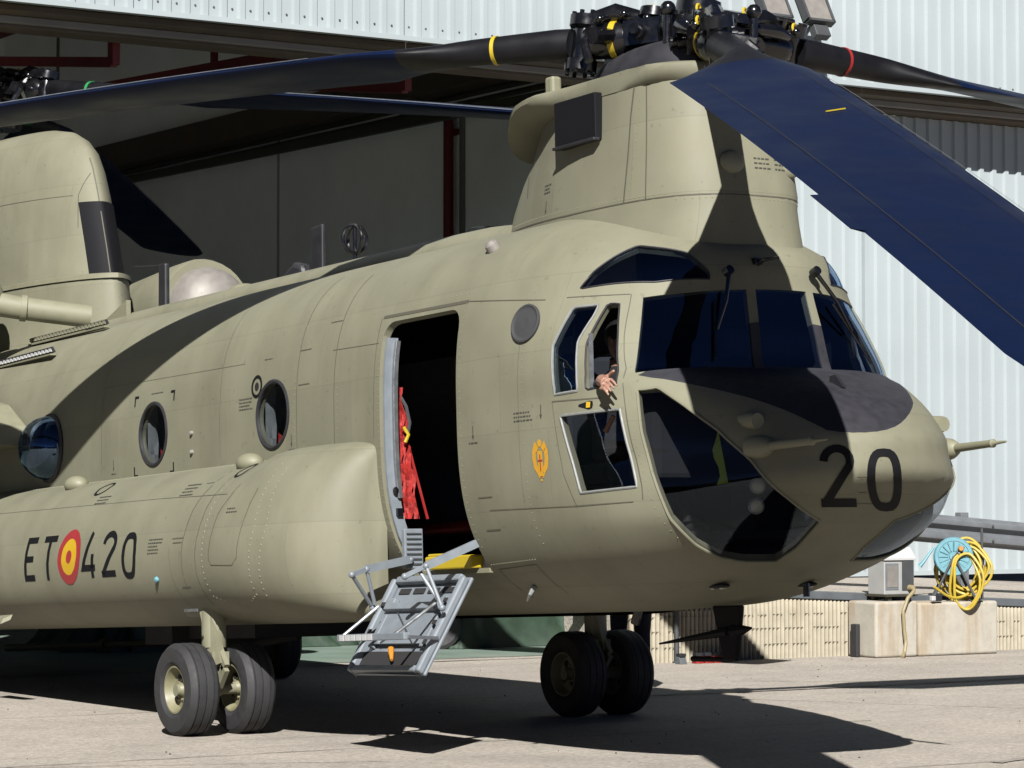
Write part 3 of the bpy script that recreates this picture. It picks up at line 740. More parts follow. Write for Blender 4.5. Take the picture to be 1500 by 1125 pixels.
# ---- lines, rivets, decals laid on a surface
def on(o, d, bv, off):
    p, n = hit(o, d, bv)
    if p is None: return None, None
    if n.dot(Vector(d)) > 0: n = -n
    return p+n*off, n
def surfline(pts, d, wd=.006, bv=None, off=.0025, step=.05, mb=None):
    P = [Vector(p) for p in pts]; d = Vector(d).normalized(); S_ = []
    for i in range(len(P)-1):
        k = max(1, int((P[i+1]-P[i]).length/step))
        for j in range(k): S_.append(P[i].lerp(P[i+1], j/k))
    S_.append(P[-1]); Q = []
    for s_ in S_:
        q, n = on(s_-d*1.2, d, bv, off)
        if q: Q.append((q, n))
    V = []; F = []
    for i, (q, n) in enumerate(Q):
        t = (Q[min(i+1, len(Q)-1)][0]-Q[max(0, i-1)][0])
        if t.length < 1e-6: t = Vector((1,0,0))
        s_ = t.normalized().cross(n).normalized()*wd/2; V += [q+s_, q-s_]
    for i in range(len(Q)-1):
        if (Q[i+1][0]-Q[i][0]).length < .25: F.append((2*i, 2*i+1, 2*i+3, 2*i+2))
    mb.add(V, F)
def rivets(pts, d, sp, mb, bv=None, r=.006):
    P = [Vector(p) for p in pts]; d = Vector(d).normalized()
    for i in range(len(P)-1):
        k = max(1, int((P[i+1]-P[i]).length/sp))
        for j in range(k):
            q, n = on(P[i].lerp(P[i+1], j/k)-d*1.2, d, bv, 0)
            if q: mb.lathe([(0, r), (.0025, r*.8), (.004, 0)], q, n, 6)
def decal(name, V2, F2, o, u, v, d, m, parent, bv=None, off=.003):
    o = Vector(o); u = Vector(u).normalized(); v = Vector(v); d = Vector(d).normalized(); V = []
    for (a, b_) in V2:
        q, n = on(o+u*a+v*b_-d*1.2, d, bv, off); V.append(q if q else o+u*a+v*b_)
    mb = MB(); mb.add(V, F2); return mb.build(name, m, parent, smooth=True, ang=80)
def stroke(paths, wd, step=.025):
    V = []; F = []
    for path in paths:
        closed = path[0] == path[-1] and len(path) > 2
        P = [Vector((*p, 0)) for p in path]
        S_ = []
        for i in range(len(P)-1):
            k = max(1, int((P[i+1]-P[i]).length/step))
            for j in range(k): S_.append(P[i].lerp(P[i+1], j/k))
        if not closed: S_.append(P[-1])
        n = len(S_); o = len(V)
        for i in range(n):
            if closed: a, b_ = S_[i-1], S_[(i+1) % n]; t0 = (S_[i]-a).normalized(); t1 = (b_-S_[i]).normalized()
            else:
                t0 = (S_[i]-S_[i-1]).normalized() if i else (S_[1]-S_[0]).normalized(); t1 = (S_[i+1]-S_[i]).normalized() if i < n-1 else t0
            t = (t0+t1).normalized(); k = wd/2/max(.55, t.dot(t0)); nx = Vector((-t.y, t.x, 0))*k
            V += [((S_[i]+nx).x, (S_[i]+nx).y), ((S_[i]-nx).x, (S_[i]-nx).y)]
        for i in range(n if closed else n-1):
            a = o+2*i; b_ = o+2*((i+1) % n); F.append((a, a+1, b_+1, b_))
    return V, F
def oval(w_, h_, x=0, n=28, p=3.2):
    P = []
    for i in range(n+1):
        a = 2*PI*i/n+PI/2; c, s_ = math.cos(a), math.sin(a)
        P.append((x+w_/2*math.copysign(abs(c)**(2/p), c), h_/2+h_/2*math.copysign(abs(s_)**(2/2.2), s_)))
    P[-1] = P[0]; return P
def glyph(ch, w_, h_, s_):
    t = s_/2
    if ch == '0': return [oval(w_-s_, h_-s_, w_/2)]
    if ch == '2':
        P = []
        for i in range(11):
            a = PI-PI*1.12*i/10; P.append((w_/2+(w_/2-t)*math.cos(a), h_*.72+(h_*.28-t)*math.sin(a)))
        P += [(t+.01*w_, t)]
        return [[(x, y-(0 if y > h_*.3 else 0)) for x, y in P], [(0, t), (w_, t)]]
    if ch == '4': return [[(w_*.78, 0), (w_*.78, h_*.52)], [(w_, h_*.22), (t, h_*.22), (w_*.55, h_)]]
    if ch == 'E': return [[(w_, t), (t, t), (t, h_-t), (w_, h_-t)], [(t, h_*.5), (w_*.85, h_*.5)]]
    if ch == 'T': return [[(w_/2, 0), (w_/2, h_-t)], [(0, h_-t), (w_, h_-t)]]
def shift(paths, dx, dy): return [[(x+dx, y+dy) for x, y in p] for p in paths]
def disc2(r, n=32, rings=3, r0=0, sx=1):
    V = []; F = []
    for k in range(rings+1):
        rr = r0+(r-r0)*k/rings
        for i in range(n): V.append((rr*math.cos(2*PI*i/n)*sx, rr*math.sin(2*PI*i/n)))
    for k in range(rings):
        for i in range(n): F.append((k*n+i, k*n+(i+1) % n, (k+1)*n+(i+1) % n, (k+1)*n+i))
    return V, F

# "20" on the nose
d20 = Vector((-.76,.65,0)); u20 = Vector((.65,.76,0))
for ch, at_ in (('2', -.225), ('0', .035)):
    P = glyph(ch, .195, .345, .048)
    V2, F2 = stroke(P, .045, .012)
    decal('nose_number', V2, F2, Vector((5.35,-.20,1.342))+u20*at_, u20, (0,0,1), d20, 'mark_black', H, off=.0045)
# ---- seams on the fuselage
mb = MB(); SD = (0,1,0)
z_ = lambda x, a, b_: [(x, -1.3, a), (x, -1.3, b_)]
for x in (1.15,): surfline([(x,-1.3,1.95),(x,-1.3,3.1)], SD, mb=mb)
surfline([(.62,-1.3,1.95),(.62,-1.3,3.15)], SD, .005, mb=mb)
surfline([(1.72,-1.3,2.74),(2.78,-1.3,2.735)], SD, .022, mb=mb); surfline([(2.78,-1.3,2.735),(3.55,-1.3,2.665)], SD, .006, mb=mb)
surfline([(3.70,-1.3,2.665),(4.06,-1.3,2.655)], SD, .006, mb=mb)
surfline([(4.065,-1.3,2.655),(4.13,-1.3,2.4),(4.235,-1.3,2.10),(4.285,-1.3,1.95)], SD, .006, mb=mb)
surfline([(3.72,-1.3,2.035),(4.10,-1.3,2.03)], SD, .008, mb=mb)
surfline([(3.72,-1.3,2.035),(3.80,-1.3,1.6),(3.90,-1.3,1.40)], SD, .004, mb=mb)
surfline([(3.88,-1.3,1.405),(4.36,-1.3,1.41)], SD, .006, mb=mb)
surfline([(3.0,-1.3,1.42),(3.88,-1.3,1.405)], SD, .004, mb=mb)
surfline([(4.285,-1.3,1.95),(4.36,-1.3,1.7),(4.425,-1.3,1.5),(4.43,-1.3,1.42)], SD, .008, mb=mb)
surfline([(3.42,-1.3,2.66),(3.40,-1.3,1.45)], SD, .003, mb=mb)
surfline([(1.70,-1.3,2.74),(1.68,-1.3,1.95)], SD, .005, mb=mb)
surfline([(2.80,-1.3,1.06),(3.25,-1.3,1.08),(3.25,-1.3,.9)], SD, .006, mb=mb); surfline([(2.80,-1.3,1.06),(2.80,-1.3,.88)], SD, .006, mb=mb)
surfline([(-.55,-1.3,1.95),(-.55,-1.3,3.15)], SD, .003, mb=mb); surfline([(-2.6,-1.3,1.95),(-2.6,-1.3,3.15)], SD, .003, mb=mb)
surfline([(1.1,-1.3,2.58),(1.72,-1.3,2.57)], SD, .003, mb=mb); surfline([(-2.6,-1.3,2.62),(-.2,-1.3,2.6)], SD, .0025, mb=mb)
for (x, z) in ((.70,2.62),(.72,2.38),(1.10,1.92),(2.98,1.30),(2.98,1.5),(1.06,2.78)): surfline([(x-.08,-1.3,z),(x+.08,-1.3,z)], SD, .007, mb=mb)
# nose access panels
surfline([(5.3,-.35,1.36),(5.45,-.05,1.36)], d20, .004, mb=mb)
for z in (1.42,1.5): surfline([(5.37,-.24,z),(5.40,-.20,z)], d20, .006, mb=mb)
mb.build('panel_seams', 'tan_line', H)['kind'] = 'stuff'
# rivet rows (far too many to pick apart)
mb = MB()
for x in (1.19, .58, 1.74, 2.76, 3.45): rivets([(x,-1.3,1.2 if x > 1.6 else 2.0),(x,-1.3,3.0)], SD, .045, mb, r=.004)
for z in (2.79,): rivets([(-2.5,-1.3,z),(2.9,-1.3,z)], SD, .06, mb, r=.004)
rivets([(2.75,-1.3,1.02),(3.3,-1.3,1.04)], SD, .03, mb, r=.005); rivets([(2.75,-1.3,1.09),(3.3,-1.3,1.11)], SD, .03, mb, r=.005)
for P in (chin,): rivets([(p[0]*1.0-.05, p[1]-.03, p[2]) for p in chin[8:]], (-.5,.8,.1), .05, mb, r=.004)
o = mb.build('rivets', 'tan2', H); o['kind'] = 'stuff'
# stencil blocks: rows of short dashes
def stencil(name, x, z, lines, wd, d=SD, bv=None, y=-1.3, hgt=.015, m='stencil', arrow=None, skew=0):
    V = []; F = []
    for k in range(lines):
        a = 0; W = wd*random.uniform(.7, 1)
        while a < W:
            l = min(random.uniform(.012, .035), W-a+.01); z0 = -k*hgt*1.6
            n = len(V); V += [(a, z0), (a+l, z0), (a+l, z0+hgt*.55), (a, z0+hgt*.55)]; F.append((n, n+1, n+2, n+3)); a += l+.008
    if arrow:
        ax_, az_ = arrow; n = len(V); V += [(ax_-.004, az_), (ax_+.004, az_), (ax_+.004, az_+.06), (ax_-.004, az_+.06), (ax_-.012, az_), (ax_+.012, az_), (ax_, az_-.028)]
        F += [(n, n+1, n+2, n+3), (n+4, n+6, n+5)]
    return decal(name, V, F, (x, y, z), (1,0,0), (0,0,1), d, m, H, bv)
stencil('stencil_text', 3.36, 1.985, 3, .20, arrow=(.26,-.02))
stencil('stencil_text', -.24, 2.34, 4, .20); stencil('stencil_text', .10, 2.60, 1, .11, hgt=.01); stencil('stencil_text', -1.72, 2.50, 1, .22, hgt=.012)
stencil('stencil_text', 2.86, 1.835, 1, .10, arrow=(.05,.05)); stencil('stencil_text', 1.58, 1.90, 2, .05, arrow=(.025,-.06))
stencil('stencil_text', .50, 1.94, 1, .09, arrow=(.04,.05)); stencil('stencil_text', -2.42, 1.93, 1, .09, arrow=(.04,.05))
# dark ring mark by the first window, corner marks round the second
V2, F2 = disc2(.082, r0=.058, rings=1); decal('ring_mark', V2, F2, (0.02,-1.3,2.42), (1,0,0), (0,0,1), SD, 'mark_black', H)
V2, F2 = disc2(.03, rings=1); decal('ring_mark', V2, F2, (0.02,-1.3,2.42), (1,0,0), (0,0,1), SD, 'black', H)
for (sx_, sz_) in ((-1,1),(1,1),(-1,-1),(1,-1)):
    cx_, cz_ = -1.66+sx_*.34, 2.195+sz_*.30
    V2, F2 = stroke([[(0,-sz_*.07),(0,0),(-sx_*.06,0)]], .018); decal('corner_mark', V2, F2, (cx_,-1.3,cz_), (1,0,0), (0,0,1), SD, 'mark_black', H)
# orange emblem: a shield shape with wings, cross and ball
def blob(P): return [(p[0], p[1]) for p in P], [tuple(range(len(P)))]
def decal_e(nm, V2, F2, *a, **k): return decal(nm, [(x*.74, z) for x, z in V2], F2, *a, **k)
eo = (3.60,-1.3,1.70)
V2, F2 = disc2(.026, 16, 1); emb = decal_e('unit_emblem', V2, F2, (3.60,-1.3,1.795), (1,0,0), (0,0,.9), SD, 'crest', H)
for s_ in (-1,1):
    P = [(s_*.008,.01),(s_*.03,.06),(s_*.055,.085),(s_*.075,.05),(s_*.078,.0),(s_*.065,-.05),(s_*.03,-.085),(s_*.0,-.10),(s_*.0,.0)]
    V2, F2 = stroke([[(x,z) for x,z in P[1:7]]], .045, .02); decal_e('emblem_wing', V2, F2, eo, (1,0,0), (0,0,.9), SD, 'crest', emb)
V2, F2 = stroke([[(0,.055),(0,-.115)]], .06, .02); decal_e('emblem_body', V2, F2, eo, (1,0,0), (0,0,.9), SD, 'crest', emb, off=.004)
V2, F2 = stroke([[(0,.03),(0,-.08)],[(-.03,-.01),(.03,-.01)]], .011); decal_e('emblem_cross', V2, F2, eo, (1,0,0), (0,0,.9), SD, 'mark_red', emb, off=.006)
V2, F2 = stroke([[(-.045,-.09),(-.02,-.125)],[(.045,-.09),(.02,-.125)],[(-.012,-.14),(.012,-.14)]], .016); decal_e('emblem_tail', V2, F2, eo, (1,0,0), (0,0,.9), SD, 'crest', emb)
# door handle recess
V2, F2 = blob([(-.055,.006),(-.055,-.006),(.03,-.028),(.055,-.02),(.06,.0),(.055,.02),(.03,.024)]); hr = decal('handle_recess', V2, F2, (4.02,-1.25,1.995), (1,.2,0), (0,0,1), (-.25,1,0), 'mark_black', H)
V2, F2 = blob([(-.016,-.017),(.016,-.017),(.016,.017),(-.016,.017)]); decal('handle', V2, F2, (4.045,-1.25,1.995), (1,.2,0), (0,0,1), (-.25,1,0), 'mark_yellow', hr, off=.006)
# round vent cover
q, n = on((3.44,-2.4,2.53), SD, None, .004)
b = MB(); b.lathe([(0,.122),(.012,.122),(.016,.112),(.010,.105),(.006,.09),(.012,.075),(.008,.06),(.014,.045),(.010,.03),(.014,0)], q-n*.004, n, 28); b.build('round_vent', 'inside_grey', H)
# static port cone above the door
q, n = on((2.75,-2.4,3.02), SD, None, 0); q, n = hit((2.72,-1.6,3.45), (0,.9,-.5)); 
b = MB(); b.lathe([(0,.05),(.04,.045),(.06,.02),(.06,0)], q, n, 14); b.build('position_light', 'chrome', H)
for (x, z) in ((-1.0,2.16),(-1.0,2.02)):
    q, n = on((x,-2.4,z), SD, None, 0); b = MB(); b.lathe([(0,.018),(.02,.016),(.03,0)], q, n, 10); b.build('fuel_vent', 'chrome', H)

# ---- sponsons
SP = [(0,1.90),(.06,1.895),(.14,1.88),(.24,1.852),(.34,1.80),(.43,1.735),(.51,1.65),(.575,1.55),(.62,1.44),(.648,1.34),(.66,1.25),(.658,1.17),(.645,1.09),(.615,1.01),(.57,.94),(.51,.88),(.44,.835),(.36,.80),(.27,.775),(.15,.757),(0,.75)]
XS = [-8.2,-8.0,-7.5,-6.5,-5.5,-4.5,-3.5,-2.5,-1.75,-1,-.5,0,.25,.4,.55,.7,.85,1.0,1.12,1.23,1.33,1.42,1.5,1.57,1.62,1.66,1.69,1.705]
def sponson(sgn):
    rings = []
    for x in XS:
        t = max(0, (x-.3)/1.41); k = max(.0, 1-t**3.3)**(1/3.3); up = max(0, min(1, (x-.42)/.35)); up = .055*up*up*(3-2*up)
        ta = max(0, (-6.2-x)/2.2); k *= max(.15, 1-ta*ta*.75)
        # gentle swelling of the front cap
        sw = .03*max(0, min(1, (x-.2)/.25))
        rings.append([(x, sgn*(1.18+(d+sw*(d > .1))*k), 1.31+(z-1.31)*(1-.16*(1-k)**1.5)+up*max(0, min(1, (z-1.5)/.35))) for d, z in SP])
    b = MB(); b.loft(rings, closed=False, caps=True); o = b.build('sponson', 'tan', H, ang=60); return o
sp = sponson(-1); sponson(1)
bm_ = bmesh.new(); bm_.from_mesh(sp.data); BS = BVHTree.FromBMesh(bm_); bm_.free()
mb = MB()
surfline([(.10,-1.9,1.82),(.03,-1.9,1.6),(.0,-1.9,1.3),(.0,-1.9,1.0)], SD, .006, BS, mb=mb)
surfline([(.30,-1.9,1.85),(.24,-1.9,1.6),(.22,-1.9,1.2),(.23,-1.9,.85)], SD, .006, BS, mb=mb)
surfline([(p[0],p[1],p[2]) for p in [(.62,-1.9,1.70),(.50,-1.9,1.5),(.47,-1.9,1.2),(.50,-1.9,1.16),(.80,-1.9,1.15),(.87,-1.9,1.2),(.93,-1.9,1.66)]], SD, .005, BS, mb=mb)
surfline([(-.62,-1.9,1.66),(.5,-1.9,1.64)], SD, .004, BS, mb=mb); surfline([(-5,-1.9,1.69),(-.62,-1.9,1.66)], SD, .003, BS, mb=mb)
surfline([(-.2,-1.9,1.3),(-.16,-1.9,.95),(-.1,-1.9,.86)], SD, .003, BS, mb=mb); surfline([(-3.6,-1.9,1.6),(-3.6,-1.9,.9)], SD, .004, BS, mb=mb)
for (x, z, l) in ((-.08,1.36,.18),(-.08,1.33,.14),(.0,1.02,.14),(0,1.74,.12)): surfline([(x-l/2,-1.9,z),(x+l/2,-1.9,z)], SD, .008, BS, mb=mb)
mb.build('panel_seams', 'tan_line', sp)['kind'] = 'stuff'
mb = MB()
rivets([(-4,-1.33,2.4),(.55,-1.33,2.4)], (0,0,-1), .05, mb, BS, .011)
rivets([(1.0,-1.9,1.82),(1.05,-1.9,1.4),(.98,-1.9,.95),(.7,-1.9,.86),(.36,-1.9,.95),(.33,-1.9,1.75)], SD, .04, mb, BS, .008); rivets([(1.12,-1.9,1.78),(1.18,-1.9,1.4),(1.08,-1.9,.90)], SD, .04, mb, BS, .008)
o = mb.build('rivets', 'tan2', sp); o['kind'] = 'stuff'
# markings ET (roundel) 420
SK_ = Vector((1,0,0)); vv = Vector((.0,0,1))
for ch, x in (('E',-2.76),('T',-2.43),('4',-1.68),('2',-1.33),('0',-.98)):
    V2, F2 = stroke(glyph(ch, .24 if ch != 'E' else .20, .335, .047), .047, .03); decal('side_marking', V2, F2, (x,-1.9,1.12), SK_, vv, SD, 'mark_black', sp, BS)
for r0, r1, m, of in ((.135,.205,'mark_red',.003),(.05,.135,'mark_yellow',.003),(0,.05,'mark_red',.003)):
    V2, F2 = disc2(r1, 40, 3, r0, sx=1.0); decal('roundel', V2, F2, (-1.92,-1.9,1.285), SK_, vv, SD, m, sp, BS, of)
for (x, z, l, wd) in ((-.55,1.36,5,.22),(-.35,1.735,4,.20),(.62,1.53,2,.14),(-1.82,1.72,3,.25)):
    stencil('stencil_text', x, z, l, wd, bv=BS, y=-1.9)
for (x, z) in ((.38,1.80),(-1.95,1.79)):
    V2, F2 = disc2(.10, 24, 1, .075); decal('filler_ring', V2, F2, (x,-1.52,2.4), (1,0,0), (0,-.8,0), (0,0,-1), 'mark_black', sp, BS)
for x in (.2, -2.75):
    q, n = on((x,-1.40,2.6), (0,0,-1), BS, 0); b = MB(); b.ell(q+Vector((0,0,.01)), (.13,.09,.07), 10); b.build('fuel_filler_fairing', 'tan2', sp)
b = MB(); q, n = on((-.42,-2.6,1.085), SD, BS, 0); b.lathe([(0,.022),(.02,.02),(.032,0)], q, n, 12); b.build('position_lamp', 'cyan', sp)
b = MB(); b.box((.14,-1.84,.86), (.2,.01,.02)); b.build('step_plate', 'silver', sp, smooth=False)
b = MB(); b.prism([(-3.6,-1.84,.82),(-3.05,-1.84,.83),(-3.1,-1.9,.80),(-3.6,-1.9,.74)], (0,.02,.04)); b.build('drain_fairing', 'tan2', sp, smooth=False)
# ---- pylons
def ring_plan(xa, xf, w_, z, xm=None, nf=3.0, na=1.7, n=48, dzf=0):
    xm = xm if xm is not None else xa+(xf-xa)*.62; P = []
    for i in range(n):
        a = 2*PI*i/n; c, s_ = math.cos(a), math.sin(a); m = nf if c > 0 else na
        x = xm+((xf-xm) if c > 0 else (xm-xa))*math.copysign(abs(c)**(2/m), c)
        P.append((x, w_*math.copysign(abs(s_)**(2/m), s_), z+dzf*(x-xm)))
    return P
b = MB()
b.loft([ring_plan(1.45,4.30,.60,2.95,nf=2.8), ring_plan(1.48,4.26,.585,3.12,nf=2.9), ring_plan(1.52,4.24,.575,3.22,nf=3), ring_plan(1.56,4.23,.57,3.30,nf=3.2), ring_plan(1.64,4.21,.555,3.45,nf=3.2), ring_plan(1.76,4.18,.54,3.62,nf=3.2), ring_plan(1.90,4.15,.53,3.78,nf=3.2), ring_plan(1.98,4.13,.525,3.90,nf=3.2), ring_plan(2.05,4.11,.52,4.02,nf=3.2)], caps=False)
fp = b.build('forward_pylon', 'tan', H, ang=60)
bm_ = bmesh.new(); bm_.from_mesh(fp.data); BP = BVHTree.FromBMesh(bm_); bm_.free()
# flared hood round the aft top of the pylon
def hood(z, xa, w_, xf=4.12, wi=.525):
    P = ring_plan(xa, xf, w_, z, xm=3.0, nf=3.4, na=2.1); Q = []
    for x, y, zz in P:
        k = max(0, min(1, (3.3-x)/.9)); k = k*k*(3-2*k); lim = wi+(w_-wi)*k
        Q.append((x, max(-lim, min(lim, y)), zz-.50*max(0, 2.45-x)**1.5))
    return Q
b = MB(); b.loft([hood(3.97,2.35,.50,4.10), hood(3.985,2.12,.54,4.115), hood(4.02,1.92,.60,4.125), hood(4.055,1.825,.63,4.13), hood(4.085,1.83,.63,4.13), hood(4.10,1.90,.605,4.12), hood(4.105,2.10,.55,4.10), hood(4.108,2.5,.40,4.0)], caps=True); b.build('exhaust_hood', 'tan', H, ang=40)
b = MB(); b.box((2.78,-.50,4.13), (.09,.08,.16)); b.build('hood_lug', 'tan2', fp, smooth=False, bevel=.02)
mb = MB()
surfline([(3.70,-.9,4.05),(3.66,-.9,3.8),(3.62,-.9,3.28)], SD, .012, BP, mb=mb, off=.004); surfline([(3.98,-.9,4.0),(3.98,-.9,3.28)], (-.45,1,0), .010, BP, mb=mb, off=.004)
surfline([(1.75,-.9,3.32),(3.0,-.9,3.28),(4.2,-.9,3.27)], SD, .008, BP, mb=mb); surfline([(4.6,-.42,3.27),(4.6,.42,3.27)], (-1,0,0), .008, BP, mb=mb)
surfline([(2.2,-.9,3.66),(2.28,-.9,3.5)], SD, .012, BP, mb=mb); mb.build('panel_seams', 'tan_line', fp)['kind'] = 'stuff'
mb = MB(); rivets([(4.6,-.46,3.25),(4.6,.46,3.25)], (-1,0,0), .03, mb, BP, .005); rivets([(2.0,-.9,3.34),(4.0,-.9,3.29)], SD, .04, mb, BP, .004); rivets([(3.74,-.9,3.9),(3.66,-.9,3.3)], SD, .05, mb, BP, .004); o = mb.build('rivets', 'tan2', fp); o['kind'] = 'stuff'
# air inlet grille: louvres in a dark box on the pylon side
b = MB(); b.box((3.13,-.545,3.86), (.46,.07,.30)); gr_ = b.build('air_inlet', 'mark_black', fp, smooth=False, bevel=.006)
b = MB(); b.box((3.13,-.575,3.715), (.47,.05,.02)); b.build('inlet_lip', 'black', gr_, smooth=False, bevel=.005)
for (y, z, s_) in ((-.16,3.47,1), (.30,3.47,1)):
    q, n = on((5,y,z), (-1,0,0), BP, 0); b = MB(); b.ell(q, (.035,.09,.07), 10); b.build('hoist_lug_fairing', 'tan2', fp)
stencil('stencil_text', 2.62, 3.52, 3, .10, bv=BP, y=-.9, arrow=(.05,-.16))
def stencil_front(y, z, lines):
    V = []; F = []
    for k in range(lines):
        a = 0
        while a < .10:
            l = random.uniform(.012,.03); n = len(V); V += [(a,-k*.03),(a+l,-k*.03),(a+l,-k*.03+.009),(a,-k*.03+.009)]; F.append((n,n+1,n+2,n+3)); a += l+.008
    decal('stencil_text', V, F, (4.5,y,z), (0,1,0), (0,0,1), (-1,0,0), 'stencil', fp, BP)['kind'] = 'stuff'
stencil_front(.0,3.50,3); stencil_front(.16,3.50,3)
# temperature probe and handles on the cockpit roof
b = MB(); b.tube([(4.34,-.15,2.80),(4.46,-.15,2.845),(4.56,-.11,2.85)], [.016,.012,.006], 8); b.box((4.38,-.16,2.84),(.10,.05,.04)); b.build('temperature_probe', 'hub', H)
# aft pylon
def ap(z, xf, w_, xa=-9.8, nf=1.65): return ring_plan(xa, xf-.47, w_, z, xm=xf-2.1, nf=nf, na=1.8)
b = MB(); b.loft([ap(2.9,-4.34,.62), ap(3.25,-4.44,.565), ap(3.5,-4.48,.555), ap(3.81,-4.52,.55)], caps=False); apl = b.build('aft_pylon', 'tan', H, ang=60)
b = MB(); b.loft([ap(3.81,-4.49,.56), ap(3.85,-4.49,.56), ap(3.86,-4.54,.53)], caps=False); b.build('pylon_lip', 'tan2', apl)
b = MB(); b.loft([ap(3.83,-4.60,.52), ap(4.1,-4.68,.52), ap(4.43,-4.79,.52), ap(4.62,-4.85,.515), ap(4.85,-4.95,.505), ap(5.02,-5.06,.49), ap(5.15,-5.22,.46), ap(5.25,-5.45,.42), ap(5.32,-5.8,.35), ap(5.355,-6.2,.26), ap(5.37,-6.7,.14)]); up_ = b.build('aft_pylon_upper', 'tan', apl, ang=60)
bm_ = bmesh.new(); bm_.from_mesh(up_.data); BA = BVHTree.FromBMesh(bm_); bm_.free()
b = MB(); rr_ = []
for z in (3.86, 4.0, 4.15, 4.3, 4.43, 4.53):
    xf = lin(z,[3.83,4.1,4.43,4.62],[-4.60,-4.68,-4.79,-4.85])+.014; w_ = .532; R_ = ring_plan(-9.8,xf-.47,w_,z,xm=xf-2.1,nf=1.65,na=1.8,n=96); rr_.append([p for p in R_[-6:]+R_[:12]])
b.loft(rr_, closed=False, caps=False); b.build('cooler_inlet', 'mark_black', apl)
mb = MB(); surfline([(-4.2,-.02,4.45),(-4.2,-.02,4.95)], (-1,0,0), .012, BA, mb=mb); surfline([(-4.2,-.02,3.86),(-4.2,-.02,4.43)], (-1,0,0), .010, BA, off=.018, mb=mb)
surfline([(-5.4,-.9,4.9),(-5.45,-.9,4.6),(-5.4,-.9,4.3)], SD, .008, BA, mb=mb); surfline([(-6.2,-.9,3.42),(-4.6,-.9,3.47)], SD, .010, None, mb=mb); surfline([(-6.5,-.9,4.62),(-5.5,-.9,4.6)], SD, .005, BA, mb=mb)
mb.build('panel_seams', 'tan_line', apl)['kind'] = 'stuff'
b = MB(); b.tube([(-5.12,-.09,3.80),(-5.12,-.09,3.60)], .012, 8); b.build('drain_pipe', 'khaki_dark', apl)
b = MB(); b.box((-5.60,-.02,4.68),(.06,.24,.03)); b.build('hinge', 'tan2', apl, smooth=False, bevel=.008)
# engines
def engine(sgn):
    e = MB(); c = Vector((-5.80, sgn*1.25, 3.66))
    e.lathe([(-2.4,.22),(-2.2,.30),(-1.2,.40),(-.3,.46),(0,.47),(.06,.45),(.06,.36)], c, (1,0,0), 32); o = e.build('engine_nacelle', 'tan', H)
    e = MB(); e.lathe([(0,.385),(.06,.385),(.16,.36),(.26,.30),(.33,.20),(.36,.10),(.365,0)], c+Vector((.03,0,0)), (1,0,0), 32); e.build('intake_screen', 'chrome', o)
    e = MB(); e.tube([c+Vector((.85,-sgn*.02,-.12)), c+Vector((.95,-sgn*.30,-.17)), c+Vector((1.12,-sgn*.85,-.24))], [.105,.10,.10], 16); e.lathe([(0,.115),(.05,.115)], c+Vector((.95,-sgn*.28,-.167)), (.35,-sgn,-.1), 16); e.build('engine_drive_shaft', 'tan2', o)
    e = MB(); e.ell(c+Vector((.75,sgn*.03,-.08)), (.26,.22,.24), 12); e.build('nose_gearbox', 'tan2', o)
engine(-1); engine(1)
# roof: drive shaft tunnel, aerials
b = MB(); prof = [(.40,3.20),(.40,3.30),(.36,3.36),(.26,3.405),(.12,3.42),(-.12,3.42),(-.26,3.405),(-.36,3.36),(-.40,3.30),(-.40,3.20)]
b.loft([[(x, y*k, 3.2+(z-3.2)*k) for y, z in prof] for x, k in ((-4.8,1),(1.2,1),(1.6,.98),(1.9,.9))]); b.build('drive_shaft_tunnel', 'tan', H)
def blade_aerial(pts, t, name='blade_aerial', m='black'):
    b = MB(); b.prism([(x, -t/2, z) for x, z in pts], (0,t,0)); return b.build(name, m, H, smooth=False, bevel=t*.3)
blade_aerial([(-1.44,3.40),(-1.22,3.40),(-1.21,3.80),(-1.40,3.79)], .035)
blade_aerial([(-1.95,3.40),(-1.45,3.40),(-1.50,3.52),(-1.62,3.55)], .12)
blade_aerial([(.85,3.40),(1.30,3.40),(1.22,3.47),(1.02,3.49)], .14)
blade_aerial([(-4.12,3.40),(-3.98,3.40),(-3.97,3.82),(-4.10,3.83)], .05)
b = MB(); b.tube([(-4.0,0,3.80),(-4.62,0,3.86)], .012, 6); b.build('aerial_wire', 'black', H)
b = MB(); b.prism([(-4.66,-.35,3.32),(-4.05,-.35,3.32),(-4.05,-.35,3.50)], (0,.04,0)); b.build('web_plate', 'tan2', H, smooth=False)
b = MB(); P = [(-.73+.105*math.cos(2*PI*i/24), 0, 3.62+.105*math.sin(2*PI*i/24)) for i in range(24)]; b.tube(P, .014, 8, closed=True)
P = [(-.73, .105*math.cos(2*PI*i/24), 3.62+.105*math.sin(2*PI*i/24)) for i in range(24)]; b.tube(P, .014, 8, closed=True); b.tube([(-.73,0,3.40),(-.73,0,3.72)], .016, 8); b.build('loop_aerial', 'hub', H)
# dotted flare rails near the engines
def strip(p, q, m0, name, dots=11, hh=.05):
    p = Vector(p); q = Vector(q); b = MB(); b.bar(p, q, .02, hh, up=(0,-.5,.9)); o = b.build(name, 'black', H, smooth=False)
    t = (q-p)/dots
    dm = MB(); dm.box((0,0,0), (.05,.012,.03)); dme = dm.mesh('rail_clip', m0, smooth=False)
    for k in range(dots):
        c = bpy.data.objects.new('rail_clip', dme); C.objects.link(c); c.parent = o; c.location = p+t*(k+.5)+Vector((0,-.012,0))
    b = MB(); b.bar(p-Vector((0,.005,.04)), q-Vector((0,.005,.04)), .05, .012); b.build('rail_edge', 'tan2', o, smooth=False)
strip((-5.6,-1.0,3.045), (-3.95,-1.06,3.05), 'white', 'cable_rail', 20)
strip((-5.1,-.77,3.24), (-3.45,-.80,3.24), 'tan2', 'cable_rail', 22, .04)

